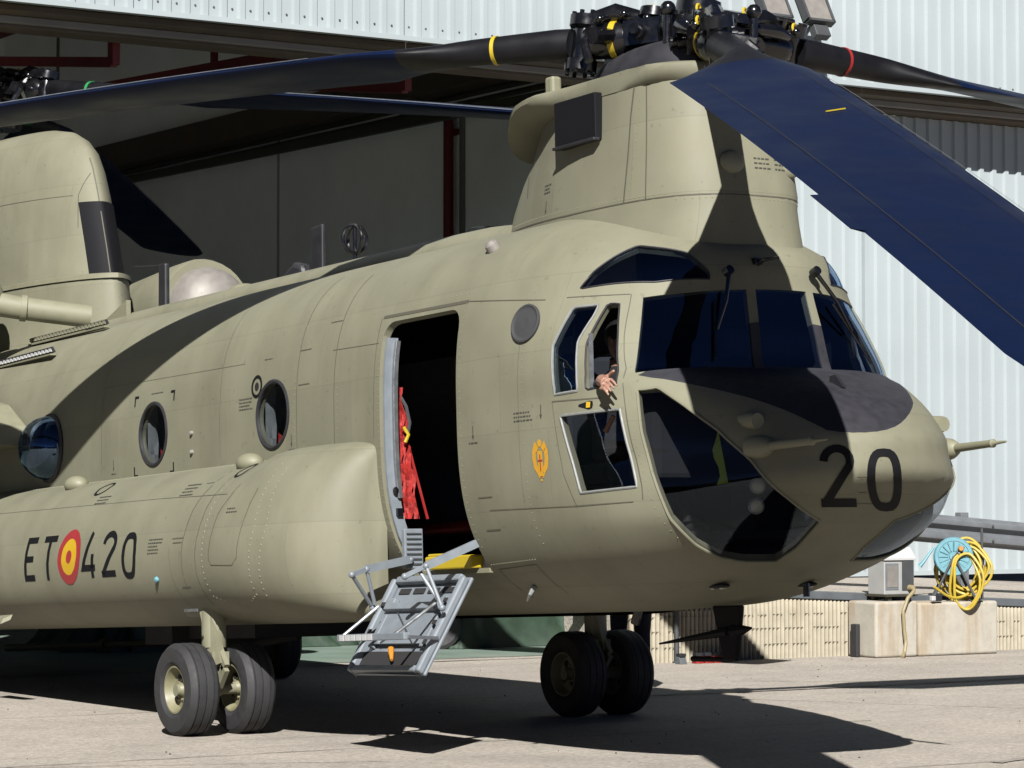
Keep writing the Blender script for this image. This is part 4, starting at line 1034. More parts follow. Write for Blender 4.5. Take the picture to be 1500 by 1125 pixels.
# ---- bubble window and sensor box at the left
b = MB(); b.lathe([(0,.262),(.06,.258),(.13,.235),(.19,.19),(.235,.13),(.26,.06),(.265,0)], (-3.62,-1.235,2.21), (0,-1,0), 32); b.build('bubble_window', 'glass', H)
e = MB(); e.prism([(-4.9,-1.26,2.25),(-3.98,-1.26,2.25),(-4.05,-1.26,2.42),(-4.4,-1.26,2.62),(-4.9,-1.26,2.72)], (0,-.34,0)); o = e.build('sensor_housing', 'tan2', H, smooth=False, bevel=.015)
b = MB()
for k in range(7): b.lathe([(0,.012),(.01,.01),(.012,0)], (-4.75+k*.11,-1.60,2.30), (0,-1,0), 8)
b.build('bolt_row', 'tan_line', o)

# ---- rotors
def airfoil(c, n=22):
    P = []
    for i in range(n):
        a = 2*PI*i/n; xx = (1+math.cos(a))/2; yt = .6*(.2969*math.sqrt(max(0,xx))-.126*xx-.3516*xx**2+.2843*xx**3-.1015*xx**4)
        P.append((c*(.383-xx), math.copysign(yt*c*1.0, math.sin(a)) if 0 < i else 0))
    return P
def rotor(hub, tilt, azs, ccw, slopes, pre, bands, tipmarks=False):
    T = Matrix.Translation(hub) @ Matrix.Rotation(tilt, 4, 'Y')
    hb_ = MB()
    hb_.lathe([(-.42,.13),(-.12,.13),(-.12,.24),(.02,.26),(.10,.24),(.12,.15),(.20,.14),(.22,.10),(.26,.09),(.26,0)], (0,0,0), (0,0,1), 28)
    for k in range(12):
        a = 2*PI*k/12; hb_.lathe([(0,.018),(.03,.018),(.035,0)], (.18*math.cos(a),.18*math.sin(a),.10), (0,0,1), 8)
    hb_.lathe([(0,.30),(.04,.32),(.07,.30)], (0,0,-.40), (0,0,1), 28)
    hb_.v = [tuple(T @ Vector(v)) for v in hb_.v]
    hubo = hb_.build(pre+'_rotor_hub', 'hub', H)
    for bi, az in enumerate(azs):
        sl, qd = slopes[bi]
        e = Vector((math.cos(az), math.sin(az), 0)); l = Vector((-math.sin(az), math.cos(az), 0))*ccw; zz = Vector((0,0,1))
        def pt(r, ch=0, h=0):
            z = -(sl*r+qd*r*r) if r > .25 else 0
            bt = .1434-.0317*(max(r,1.2)-2)
            return T @ (e*r + l*(ch*math.cos(bt)-h*math.sin(bt)) + zz*(z+ch*math.sin(bt)+h*math.cos(bt)))
        A = MB()
        def tubep(rs, rad, n=14, ch=0, h=0): A.tube([pt(r, ch, h) for r in rs], rad, n)
        for s_ in (-1,1): A.bar(pt(.16,s_*.11), pt(.44,s_*.11), .06, .16)
        A.tube([pt(.34,-.19), pt(.34,.19)], .055, 12); A.tube([pt(.34,-.23), pt(.34,.23)], .035, 10)
        tubep([.38,.42,.46,.66,.70,.74], [.06,.10,.115,.12,.115,.09])
        A.tube([pt(.76,0,-.17), pt(.76,0,-.14), pt(.76,0,.14), pt(.76,0,.17)], [.06,.07,.07,.06], 14)
        for h_ in (-.155,.135): A.tube([pt(.76,0,h_-.04), pt(.76,0,h_-.035), pt(.76,0,h_+.035), pt(.76,0,h_+.04)], [.08,.105,.105,.09], 16)
        for k in range(8):
            a = 2*PI*k/8; A.tube([pt(.76+.088*math.cos(a), .088*math.sin(a), .10), pt(.76+.088*math.cos(a), .088*math.sin(a), .192)], .017, 6)
            A.tube([pt(.76+.088*math.cos(a), .088*math.sin(a), -.21), pt(.76+.088*math.cos(a), .088*math.sin(a), -.11)], .015, 6)
        A.tube([pt(.32,.02,.10), pt(.55,.03,.17), pt(.78,.02,.12)], [.05,.06,.05], 10)
        A.tube([pt(.62,.20,-.02), pt(.66,.24,-.06), pt(.60,.26,-.20)], .028, 8); A.tube([pt(.52,.02,.02), pt(.60,.26,-.04)], .05, 8)
        A.tube([pt(.30,.02,.12), pt(.30,.02,.18)], [.10,.085], 16); A.tube([pt(.62,-.08,.12), pt(.62,-.08,.20)], .022, 8); A.tube([pt(.57,-.08,.19), pt(.70,-.08,.19)], .018, 8)
        A.tube([pt(.30,-.16,.1), pt(.50,-.18,.11), pt(.62,-.14,.09)], [.03,.045,.03], 10)
        for k in range(6): A.ell(pt(.30+.08*k, .12*(-1)**k, .09+.02*(k % 3)), (.028,.028,.028), 5)
        A.build('blade_grip', 'hub', hubo)
        for (r_, hh, ch_) in ((.33,.185,-.03),(.70,.15,-.10)):
            g_ = MB(); P = []
            c0 = pt(r_, ch_, hh)
            for i in range(14):
                a = 2*PI*i/14; P.append(c0+Vector((0.45*math.cos(a)*.028*2*.5,-.9*math.cos(a)*.028*.9,math.sin(a)*.028)))
            g_.tube(P, .009, 6, closed=True); g_.build('oil_sight_ring', 'yellow', hubo)
        # blade: shank, transition, aerofoil
        rs = [.84,.95,1.2,1.45,1.52,1.62,1.74,1.86,2.0,2.16,2.31,2.33,2.5,2.8,3.5,4.5,5.5,6.5,7.5,8.3,8.9,9.05,9.12]
        rings = []
        for r in rs:
            k = max(0, min(1, (r-1.5)/.85)); k = k*k*(3-2*k); kte = max(0, min(1, (r-1.52)/.80))
            c_ = .81 if r < 9.0 else (.78 if r < 9.1 else .7); AF = airfoil(c_); n = len(AF); ring = []
            rad = lin(r, [.84,.95,1.45,2.3], [.095,.10,.088,.07])
            for i, (x_, h_) in enumerate(AF):
                a = 2*PI*i/n; cx_, ch2 = -rad*math.cos(a), rad*math.sin(a)
                kk = kte if x_ < 0 else k
                th = (.045+.055) if r < 9.1 else .03
                ring.append(pt(r, cx_+(x_-.06-cx_)*kk, ch2+(h_*.95-ch2)*k))
            rings.append(ring)
        B_ = MB(); k0 = rs.index(2.0); B_.mi = 1; B_.loft(rings[:k0+1], caps=False); B_.add(rings[0], [tuple(range(len(rings[0])))[::-1]]); B_.mi = 0; B_.loft(rings[k0:], caps=False); B_.add(rings[-1], [tuple(range(len(rings[0])))]); bl = B_.build('rotor_blade', ['blade','shank'], H, ang=50)
        for (r0, wd, m_, ra) in bands[bi % len(bands)]:
            bb = MB(); rad = lin(r0, [.40,.5,.75,.95,1.45], [.112,.119,.119,.101,.0915])
            bb.tube([pt(r0-wd/2), pt(r0+wd/2)], rad+.002, 24); bb.build('colour_band', m_, bl)
        def top(c_):
            xx = .323-c_/.81; return .95*.81*.6*(.2969*math.sqrt(max(0,xx))-.126*xx-.3516*xx**2+.2843*xx**3-.1015*xx**4)
        for (c0, c1, m_) in ((-.400,-.393,'black'), (.236,.250,'pale_edge'), (.120,.124,'black')):
            sb = MB(); V = []; F = []; rl = [2.6+.25*i for i in range(26)]
            for r in rl: V += [pt(r, c0, top(c0)+.0025), pt(r, c1, top(c1)+.0025)]
            for i in range(len(rl)-1): F.append((2*i, 2*i+1, 2*i+3, 2*i+2))
            sb.add(V, F); sb.build('blade_seam', m_, bl)
        # trim tab at the trailing edge
        tb = MB(); tb.add([pt(r, -.545, .004) for r in (6.15,6.5,6.95)]+[pt(r, -.60, .0) for r in (6.9,6.5,6.16)], [(0,1,2,3,4,5)]); tb.add([pt(r, -.545, -.006) for r in (6.15,6.5,6.95)]+[pt(r, -.60, -.002) for r in (6.9,6.5,6.16)], [(5,4,3,2,1,0)]); tb.build('trim_tab', 'blade', bl, smooth=False)
        if tipmarks and bi == 0:
            yb = MB(); yb.bar(pt(4.06,-.07,.052), pt(3.98,.04,.052), .010, .006); yb.build('paint_tick', 'yellow', bl, smooth=False)
        if tipmarks and bi == 2:
            yb = MB(); P0=[pt(1.75,-.02,-.10)]; yb.bar(pt(1.72,-.10,.02), pt(1.86,-.10,.02), .012, .045); yb.build('data_plate', 'white', bl, smooth=False)
    return hubo
d3 = 2*PI/3
rotor(Vector((3.668,0,4.371)), R(9), [R(-25.62), R(-25.62)-d3, R(-25.62)+d3], 1, [(.1537,.0035),(.0977,.0072),(.0523,.005)], 'forward', [[(.56,.035,'yellow',0)], [(.54,.04,'yellow',0),(1.36,.025,'yellow',0)], [(1.25,.02,'red',0)]], True)
rotor(Vector((-7.85,0,5.98)), R(4), [R(22), R(142), R(-98)], -1, [(.075,.0035)]*3, 'aft', [[(.56,.04,'white',0),(1.36,.03,'green_band',0)]])
# swashplate cover and mast supports under the forward hub
b = MB(); b.loft([ring_plan(2.72,4.05,.40,4.06,nf=2.4,na=2.4), ring_plan(2.70,4.05,.41,4.15,nf=2.4,na=2.4), ring_plan(2.76,4.02,.38,4.24,nf=2.4,na=2.4), ring_plan(2.9,3.95,.32,4.29,nf=2.4,na=2.4), ring_plan(3.15,3.85,.2,4.31,nf=2.4,na=2.4)]); o = b.build('swashplate_cover', 'deck_black', H, ang=60)
b = MB()
for (x, y) in ((3.18,-.22),(3.05,.2),(3.75,-.3),(3.9,.25)):
    b.tube([(x,y,4.15),(x+.03,y,4.48)], .028, 10); b.ell((x+.03,y,4.48), (.05,.05,.05), 6)
b.box((3.05,-.05,4.335),(.5,.12,.03)); b.lathe([(0,.20),(.1,.17),(.22,.15)],(3.58,0,4.2),(.156,0,.988),24); b.build('pitch_links', 'hub', o)

# ---- landing gear
def wheel(mbs, c, r=.32, wd=.235):
    ty, ri, dk = mbs; c = Vector(c); h = wd/2
    prof = [(-h*.72,r*.50),(-h*.95,r*.60),(-h,r*.76),(-h*.93,r*.90),(-h*.72,r*.975)]
    for g_ in (-.5, -.02, .46):
        prof += [(h*(g_-.10),r*.998),(h*(g_-.03),r*.995),(h*(g_-.02),r*.965),(h*(g_+.03),r*.965),(h*(g_+.04),r*.995)]
    prof += [(h*.72,r*.975),(h*.93,r*.90),(h,r*.76),(h*.95,r*.60),(h*.72,r*.50)]
    ty.lathe(prof, c, (0,1,0), 48, caps=False)
    for s_ in (-1,1):
        ri.lathe([(h*.70,r*.52),(h*.80,r*.515),(h*.80,r*.48),(h*.55,r*.44),(h*.25,r*.40),(h*.2,r*.16),(h*.55,r*.13),(h*.62,r*.10),(h*.62,0)], c, (0,s_,0), 32, caps=False)
        for k in range(4):
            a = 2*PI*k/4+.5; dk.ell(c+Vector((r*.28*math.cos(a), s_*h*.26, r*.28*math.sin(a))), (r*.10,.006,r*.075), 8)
        for k in range(8):
            a = 2*PI*k/8; ri.lathe([(0,.010),(.014,.010),(.016,0)], c+Vector((r*.21*math.cos(a), s_*h*.22, r*.21*math.sin(a))), (0,s_,0), 6)
def gear_front(sgn):
    y = sgn*1.6
    e = MB(); e.tube([(0,y,.95),(0,y,.60)], [.085,.085], 18); e.tube([(.0,y,.62),(.0,y,.34)], .06, 16); e.box((.02,y,.52),(.16,.13,.10)); e.tube([(0,y-.3,.315),(0,y+.3,.315)], .042, 14)
    e.bar((.06,y,.60),(.17,y,.46),.07,.035,up=(0,1,0)); e.bar((.17,y,.46),(.06,y,.34),.07,.035,up=(0,1,0)); e.tube([(-.03,y,.86),(-.35,y,.86)],.05,10); e.bar((.0,y-.05,.86),(.10,y-.02,.48),.05,.10)
    leg = e.build('forward_gear_leg', 'tan2', H)
    e = MB(); P = [(.07,y-.09,.55),(.10,y-.10,.50),(.09,y-.10,.44)]; e.tube(P, .022, 10); e.build('brake_hose', 'screen_blue', leg)
    e = MB(); 
    for k in range(5):
        a = R(-70+k*38); e.ell((.10*math.cos(a),y-.07,.315+.10*math.sin(a)), (.04,.03,.04), 6)
    e.lathe([(0,.06),(.06,.07),(.1,.05)],(0,y-.06,.315),(0,1,0),16); e.build('brake_unit', 'rim', leg)
    for s_ in (-1,1):
        t, r_, d_ = MB(), MB(), MB(); wheel((t, r_, d_), (0, y+s_*.215, .318)); w_ = t.build('wheel', 'rubber', leg, ang=30); 
        r_.build('wheel_rim', 'rim', leg); d_.build('rim_opening', 'inside', leg)['kind'] = 'stuff'
gear_front(-1); gear_front(1)
def gear_aft(sgn):
    y = sgn*1.65; e = MB(); e.tube([(-5.2,y,1.0),(-5.2,y,.62)], .09, 16); e.bar((-5.2,y,.66),(-5.25,y,.30),.10,.08,up=(0,1,0)); e.bar((-5.2,y-.13,.62),(-5.25,y-.13,.30),.03,.12,up=(0,1,0)); e.box((-5.15,y-.1,.58),(.18,.26,.24)); leg = e.build('aft_gear_leg', 'khaki_dark', H)
    t, r_, d_ = MB(), MB(), MB(); wheel((t, r_, d_), (-5.25, y, .56)); t.build('wheel', 'rubber', leg, ang=30); r_.build('wheel_rim', 'rim', leg); d_.build('rim_opening', 'inside', leg)['kind'] = 'stuff'
gear_aft(-1); gear_aft(1)
# belly: cargo hooks, aerials, pipe
b = MB(); b.tube([(-8.8,.5,.56),(-5.0,.5,.60),(-2.9,.5,.62)], .035, 12); b.lathe([(0,.055),(.14,.055)],(-6.55,.5,.585),(1,0,.01),14); b.build('belly_pipe', 'khaki_dark', H)
b = MB(); b.box((-2.6,.3,.72),(1.6,1.3,.16)); b.box((-3.2,-.3,.70),(.5,.4,.2)); b.tube([(-3.9,.2,.60),(-3.0,.1,.56),(-2.2,.25,.64)],.03,8); b.build('cargo_hook_bay', 'inside_grey', H, smooth=False)
b = MB(); b.prism([(3.66,-.02,.80),(3.95,-.02,.80),(3.89,-.02,.46),(3.76,-.02,.46)], (0,.04,0)); o = b.build('belly_aerial', 'mark_black', H, smooth=False, bevel=.012)
b = MB(); b.tube([(3.82,0,.64),(3.82,-.02,.64),(3.1,-.02,.57)], [.03,.03,.006], 8); b.tube([(3.84,0,.47),(3.42,.0,.475)], [.014,.018], 8); b.tube([(3.86,0,.64),(4.03,0,.66)],[.05,.008],8); b.build('aerial_rods', 'mark_black', o)
for (x, y) in ((4.23,-.39),(4.26,.24)):
    q, n = hit((x,y,0), (0,0,1)); n = -n if n.z > 0 else n
    b = MB(); b.ell(q, (.11,.045,.018), 10); sl_ = b.build('landing_light', 'inside', H)
    for k in (-1,1):
        b = MB(); b.ell(q+Vector((k*.045,0,-.008)), (.03,.022,.016), 8); b.build('round_lens', 'lens_glass', sl_)
for k in range(8):
    b = MB(); b.lathe([(0,.012),(.03,.010)], (3.15+k*.055,.1,.80), (0,0,-1), 8); b.build('drain_stub', 'hub', H)
b = MB(); b.tube([(3.0,-.1,.8),(2.95,-.1,.70)],.03,8); b.build('drain_stub', 'hub', H)
b = MB(); b.tube([(4.45,.1,.92),(4.45,.1,.84)],.02,8); b.build('drain_stub', 'hub', H)
q, n = on((2.98,-2.4,.93), SD, None, 0); b = MB(); P = [q+Vector((0,-.0,.04)), q+Vector((.03,-.04,.01)), q+Vector((.02,-.06,-.03)), q+Vector((-.03,-.05,-.07))]; b.tube(P, [.016,.018,.014,.008], 8); b.build('drain_spout', 'seal', H)

# ---- nose fittings
for s_ in (-1,1):
    b = MB(); b.lathe([(-.10,.075),(.0,.062),(.05,.04),(.06,.026),(.36,.022),(.40,.026),(.42,.012),(.52,.006)], (5.11,s_*.69,1.685), (1,-s_*.07,.02), 16); b.build('pitot_tube', 'tan2', H)
    b = MB(); b.tube([(4.90,s_*.69,1.84),(5.03,s_*.69,1.835),(5.06,s_*.69,1.835)], [.055,.05,.045], 12); b.build('formation_light', 'tan2', H)
b = MB(); q, n = on((5.6,.02,1.96), (-.4,0,-1), None, 0); q, n = hit((4.95,-.02,3), (0,0,-1)); b.prism([q+Vector((-.06,-.012,-.01)), q+Vector((.07,-.012,-.02)), q+Vector((.0,-.012,.06)), q+Vector((-.05,-.012,.055))], (0,.024,0)); b.build('blade_vane', 'black', H, smooth=False)
# wipers
def wiper(y0, x0, z0, y1, x1, z1, yb0, yb1, zb0, zb1):
    b = MB(); b.lathe([(0,.03),(.05,.028),(.06,0)], (x0,y0,z0), (1,0,.4), 10); b.tube([(x0+.03,y0,z0),((x0+x1)/2+.045,(y0+y1)/2,(z0+z1)/2),(x1,y1,z1)], [.014,.012,.009], 8)
    q0, n0 = hit((6,yb0,zb0), (-1,0,0)); q1, n1 = hit((6,yb1,zb1), (-1,0,0))
    b.tube([q0+n0*.02, (q0+q1)/2+n0*.022, q1+n1*.02], .009, 6); b.build('windscreen_wiper', 'hub', H)
wiper(-.40,4.42,2.76, -.50,4.45,2.42, -.46,-.54,2.60,2.24)
wiper(.24,4.44,2.78, .52,4.45,2.44, .40,.66,2.60,2.24)

# ---- crew door: jamb, step door, arms
b = MB(); rings = []
for k in range(15):
    z = 1.08+k*(2.60-1.08)/14; W = Wz(z); rings.append([(1.772,-W+.02,z),(1.79,-W+.02,z),(1.79,-W+.10,z),(1.772,-W+.10,z)])
b.loft(rings); jb = b.build('door_jamb', 'door_grey', H, smooth=False)
b = MB(); rings = []
for k in range(15):
    z = 1.55+k*(2.58-1.55)/14; W = Wz(z); rings.append([(1.79,-W+.075,z),(1.815,-W+.075,z),(1.815,-W+.11,z),(1.79,-W+.11,z)])
b.loft(rings); b.build('door_track', 'silver', jb, smooth=False, bevel=.004)
b = MB(); b.box((1.82,-1.06,1.22),(.04,.14,.26)); b.build('hinge_box', 'door_grey', jb, smooth=False, bevel=.006)
for k in range(7):
    b = MB(); b.box((1.844,-1.06,1.12+k*.033),(.010,.11,.010)); b.build('step_rung', 'rail_dark', jb, smooth=False)
b = MB(); b.box((1.80,-1.14,1.46),(.03,.04,.05)); b.ell((1.81,-1.17,1.60),(.02,.02,.025),6); b.build('latch', 'hub', jb, smooth=False)
# step door panel: hinge at the sill, leaning outward
hA = Vector((1.80,-1.17,1.03)); hB = Vector((2.70,-1.17,1.03)); ud = Vector((1,0,0)); dd = Vector((0,-.36,-.585)).normalized(); nd = Vector((0,-dd.z,dd.y)).normalized()
if nd.y > 0: nd = -nd
def dp(u, v, h=0): return hA+ud*u+dd*v+nd*h
def dbox(mb, u0, u1, v0, v1, h0, h1):
    P = [dp(u,v,h) for h in (h0,h1) for v in (v0,v1) for u in (u0,u1)]
    mb.add(P, [(0,2,3,1),(4,5,7,6),(0,1,5,4),(2,6,7,3),(1,3,7,5),(0,4,6,2)])
b = MB(); LD = .70
dbox(b,0,.90,0,LD,-.045,-.02); sdoor = b.build('step_door', 'door_grey', H, smooth=False, bevel=.01)
b = MB(); dbox(b,0,.05,.02,LD,-.02,.035); dbox(b,.85,.90,.02,LD,-.02,.035); dbox(b,.05,.85,LD-.045,LD,-.02,.03); dbox(b,.05,.85,0,.05,-.02,.03); b.build('door_rim', 'door_grey', sdoor, smooth=False, bevel=.014)
b = MB(); dbox(b,.14,.76,.22,.27,-.02,.06); dbox(b,.10,.15,.16,.52,-.02,.02); dbox(b,.74,.79,.16,.52,-.02,.02); b.build('stiffener', 'door_grey', sdoor, smooth=False, bevel=.006)
b = MB(); dbox(b,.16,.74,.27,.50,.008,.02); b.build('kick_panel', 'door_grey', sdoor, smooth=False)
b = MB(); b.tube([dp(.30,.28,.03),dp(.66,.5,.03)],.004,5); b.tube([dp(.66,.26,.03),dp(.26,.5,.03)],.004,5); b.build('brace_wire','rail_dark',sdoor)
b = MB(); dbox(b,.05,.82,.54,LD-.05,-.019,-.012); b.build('well_panel','inside',sdoor,smooth=False)
b = MB(); b.tube([dp(.42,.54,.02),dp(.50,.62,.02)],[.022,.010],8); b.build('toggle','orange',sdoor)
for u0 in (.10,.28,.46,.64):
    b = MB(); dbox(b,u0,u0+.13,.075,.115,-.0195,-.012); b.build('slot','inside',sdoor,smooth=False)
for (u,v) in ((.07,.22),(.83,.20),(.83,.36),(.07,.42),(.83,.50)):
    b = MB(); dbox(b,u-.02,u+.02,v-.015,v+.015,.0355,.042); b.build('slot','inside',sdoor,smooth=False)
# fold-out tread
tz = .655
b = MB(); t0 = Vector((1.98,-1.70,tz)); t1 = Vector((2.82,-1.70,tz+.01))
b.bar(t0,t1,.05,.045); trd = b.build('step_tread','door_grey',sdoor,smooth=False,bevel=.006)
b = MB()
for k in range(6):
    c = t0.lerp(t1,.08+k*.085); b.box(c+Vector((0,-.026,0)),(.055,.006,.036))
b.build('tread_pad','white',trd,smooth=False)
b = MB(); b.bar(t0+Vector((0,0,-.005)), (1.98,-1.42,.645),.03,.02); b.bar(t1+Vector((0,0,-.005)),(2.70,-1.42,.645),.03,.02); b.tube([(2.02,-1.44,.85), t0], .011, 8); b.tube([(2.66,-1.40,.86), t1-Vector((.18,0,0))], .011, 8); b.build('tread_stay','silver',trd)
# arms from the jambs
b = MB()
a1 = Vector((1.86,-1.10,1.15)); a2 = Vector((1.93,-1.47,1.09)); a3 = Vector((1.97,-1.60,1.055)); a4 = Vector((1.84,-1.38,.845))
b.bar(a1,a2,.03,.05); b.bar(a2,a3,.025,.03); b.tube([a3,a4],.013,8); b.tube([a2,a4+Vector((.03,0,.02))],.013,8)
for q in (a1,a2,a3,a4): b.ell(q,(.022,.022,.022),6)
b.build('support_arm','door_grey',H); b = MB()
c1 = Vector((2.72,-1.10,1.235)); c2 = Vector((2.66,-1.46,1.09)); c3 = Vector((2.55,-1.55,1.03)); c4 = Vector((2.74,-1.40,.83))
b.bar(c1,c2,.03,.05); b.bar(c2,c3,.025,.03); b.tube([c2,c4],.013,8); b.tube([c2+Vector((-.06,-.02,-.02)),c4+Vector((-.03,0,.04))],.013,8)
for q in (c2,c3,c4): b.ell(q,(.022,.022,.022),6)
b.build('support_arm','door_grey',H)
b = MB(); b.box((2.24,-.97,1.058),(.94,.12,.03)); b.build('door_sill','tan2',H,smooth=False)

# ---- cabin inside
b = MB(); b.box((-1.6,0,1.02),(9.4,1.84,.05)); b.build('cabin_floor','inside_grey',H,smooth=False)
b = MB(); b.box((3.0,.55,2.1),(.06,1.15,2.1)); b.build('cockpit_bulkhead','inside',H,smooth=False)
for xw in (.27,-1.66):
    b = MB(); P = []
    for k in range(9):
        z = 1.80+k*.085; t = .02*math.sin(k*2.1); P.append([(xw-.215,-1.195,z),(xw-.225+t*.5,-1.165,z),(xw-.24-t*.5,-1.13,z),(xw-.255+t*.5,-1.09,z)])
    b.loft(P,closed=False,caps=False); b.build('quilted_liner','quilt',H,ang=20)
    b = MB(); P = []
    for k in range(9):
        z = 1.35+k*.10-.04*k*0; P.append([(xw-.55+i*.055,-1.02+.02*math.sin(i*1.9+k*1.3),min(z,2.16)-.10*abs(math.sin(i*.9))*(k>6)) for i in range(9)])
    b.loft(P,closed=False,caps=False); b.build('red_seat_back','red_cloth',H,ang=30)
b = MB(); b.box((-2.4,1.10,2.1),(7.0,.03,1.4)); b.build('far_wall_liner','quilt',H,smooth=False)
# red seat webbing hanging at the door's aft side, and the red bench
b = MB(); P = []
for k in range(25):
    z = 1.42+k*.036; wd = .17-.005*k; P.append([(1.70+.030*math.sin(i*1.9+k*.55)*(.5+.5*math.sin(k*.9+i)), -1.10+wd*i/12+.012*math.sin(k*1.1), z) for i in range(13)])
b.loft(P,closed=False,caps=False); o = b.build('seat_webbing','red_cloth',H,ang=25)
b = MB()
for s_ in (-.2,.15,.5):
    b.tube([(1.64,-1.08+.10*s_,2.15),(1.66,-1.02+.14*s_,1.8),(1.67,-.95+.2*s_,1.42)],.010,6)
b.build('strap','red',o)
b = MB(); b.tube([(1.74,-1.06,2.02),(1.75,-1.03,1.97),(1.74,-1.05,1.92)],.012,6); b.build('strap_buckle','yellow',o)
b = MB(); b.tube([(1.69,-1.06,2.24),(1.71,-1.02,2.16),(1.72,-1.0,2.05),(1.71,-1.02,1.95)],.012,6); b.build('hose','rail_dark',o)
b = MB(); b.box((.55,.2,1.41),(1.7,.55,.06)); b.build('red_bench','red_cloth',H,smooth=False,bevel=.015)
b = MB()
for s_ in (-.0,.4): b.tube([(1.2,s_,1.05),(1.2,s_,1.38)],.02,8)
b.build('bench_leg','hub',H)
b = MB(); b.lathe([(0,.03),(.18,.03),(.21,.015),(.24,.015)],(2.60,-.98,1.07),(0,0,1),12); b.build('silver_bottle','silver',H)
b = MB(); b.box((2.62,-.9,1.42),(.05,.07,.14)); b.build('red_tag','red',H,smooth=False)
e = MB(); e.box((0,0,.045),(.56,.12,.085)); e.box((-.16,0,.095),(.22,.09,.02)); o = e.build('yellow_case','yellow',None,smooth=False,bevel=.012); tag(o,'bright yellow flat case lying on the crew door sill','case')
o.matrix_world = Matrix.Rotation(-R(2.7),4,'Y') @ Matrix.Translation((2.32,-1.04,1.072))
# ---- cockpit inside
b = MB(); b.loft([[(4.30,-.85,1.55),(4.30,.85,1.55),(4.30,.85,2.06),(4.30,-.85,2.06)],[(4.12,-.95,1.5),(4.12,.95,1.5),(4.10,.92,2.10),(4.10,-.92,2.10)]]); b.build('instrument_panel','inside',H,smooth=False,bevel=.03)
b = MB(); b.box((3.6,0,1.22),(1.1,1.5,.05)); b.build('cockpit_floor','inside_grey',H,smooth=False)
for s_ in (-1,1):
    b = MB(); b.box((3.45,s_*.55,1.62),(.5,.5,.12)); b.box((3.22,s_*.55,2.0),(.10,.48,.75)); b.box((3.22,s_*.55,2.48),(.10,.26,.2)); b.box((3.45,s_*.55,1.4),(.3,.3,.35)); b.build('pilot_seat','inside_grey',H,smooth=False,bevel=.04)
    for k, (dx, dz) in enumerate(((0,0),(-.02,-.115))):
        b = MB(); q = Vector((4.92+dx,s_*.60,1.475+dz)); b.lathe([(0,.048),(.02,.046),(.025,.036)],q,(.8,s_*.5,-.1),20); pd = b.build('chin_disc','galv',H); b = MB(); b.lathe([(.026,.034),(.03,0)],q,(.8,s_*.5,-.1),16); b.build('round_lens','lens_glass',pd)  # small pale-faced discs added behind the chin windows
b = MB(); b.tube([(4.05,-.82,1.62),(4.10,-.86,1.50),(4.16,-.88,1.36)],.014,8); b.build('side_lever','silver',H)
b = MB(); b.tube([(4.05,-.98,1.93),(3.99,-1.0,1.84)],[.012,.018],8); b.build('jettison_handle','orange',H)
b = MB(); b.box((4.25,-.9,1.53),(.05,.03,.05)); b.build('red_guard','red',H,smooth=False)
b = MB(); rings=[]
for k in range(8):
    z=1.42+k*.05; rings.append([(4.72+.01*math.sin(k),-.74+.02*math.sin(k*1.3),z+.07),(4.75,-.68-.010*k,z+.08)])
b.loft(rings,closed=False,caps=False); o=b.build('vest_reflection','hivis',None); o.rotation_euler.y=-R(2.7); tag(o,'strip of bright yellow green vest added inside the near chin window in place of a reflection','vest')  # hi-vis strip added behind the glass, standing in for a reflection in it
b = MB(); b.loft([[(3.99+.0*k,-1.115,2.09),(4.02,-1.10,2.09)] if 0 else [(3.985,-1.10,z),(4.01,-1.085,z)] for z in (2.10,2.2,2.3,2.42)],closed=False,caps=False); b.build('sliding_window_edge','silver',H)

# ================================================================== PEOPLE
def person(name, mb, mats, rule, voxel, matrix, label, hair=None):
    me = bpy.data.meshes.new(name); me.from_pydata(mb.v, [], mb.f); o = bpy.data.objects.new(name, me); C.objects.link(o)
    md = o.modifiers.new('r','REMESH'); md.mode = 'VOXEL'; md.voxel_size = voxel
    sm = o.modifiers.new('s','SMOOTH'); sm.factor = .5; sm.iterations = 3
    dg = bpy.context.evaluated_depsgraph_get(); m2 = bpy.data.meshes.new_from_object(o.evaluated_get(dg)); o.modifiers.clear(); o.data = m2
    for x in mats: m2.materials.append(M[x])
    for p in m2.polygons: p.material_index = rule(p.center)
    m2.polygons.foreach_set('use_smooth',[True]*len(m2.polygons)); o.matrix_world = matrix
    tag(o, label, 'person')
    if hair:
        h = hair.build('hair','hair',o)
    return o
HM = Matrix.Rotation(-R(2.7),4,'Y')
# pilot at the open side window, hand over the sill
b = MB(); base = Vector((3.55,-.55,1.68))
def q_(x,y,z): return Vector((x,y,z))-base
b.tube([q_(3.48,-.55,1.72),q_(3.47,-.56,1.95),q_(3.52,-.58,2.12),q_(3.56,-.60,2.2)],[.17,.16,.17,.10],14)
b.tube([q_(3.56,-.60,2.18),q_(3.60,-.62,2.32)],[.06,.055],10)
b.ell(q_(3.66,-.64,2.42),(.10,.078,.125),10); b.ell(q_(3.755,-.66,2.415),(.022,.014,.02),5); b.ell(q_(3.66,-.72,2.42),(.02,.012,.03),5); b.ell(q_(3.72,-.65,2.33),(.04,.045,.035),6)
b.tube([q_(3.54,-.72,2.14),q_(3.68,-.86,1.98),q_(3.76,-.93,2.00)],[.07,.058,.052],12); b.tube([q_(3.76,-.93,2.0),q_(3.95,-1.02,2.10),q_(4.12,-1.105,2.135)],[.052,.046,.030],12)
b.tube([q_(3.52,-.44,2.14),q_(3.66,-.34,1.9),q_(3.86,-.40,1.78)],[.07,.055,.035],12); b.ell(q_(3.92,-.41,1.77),(.06,.04,.03),8)
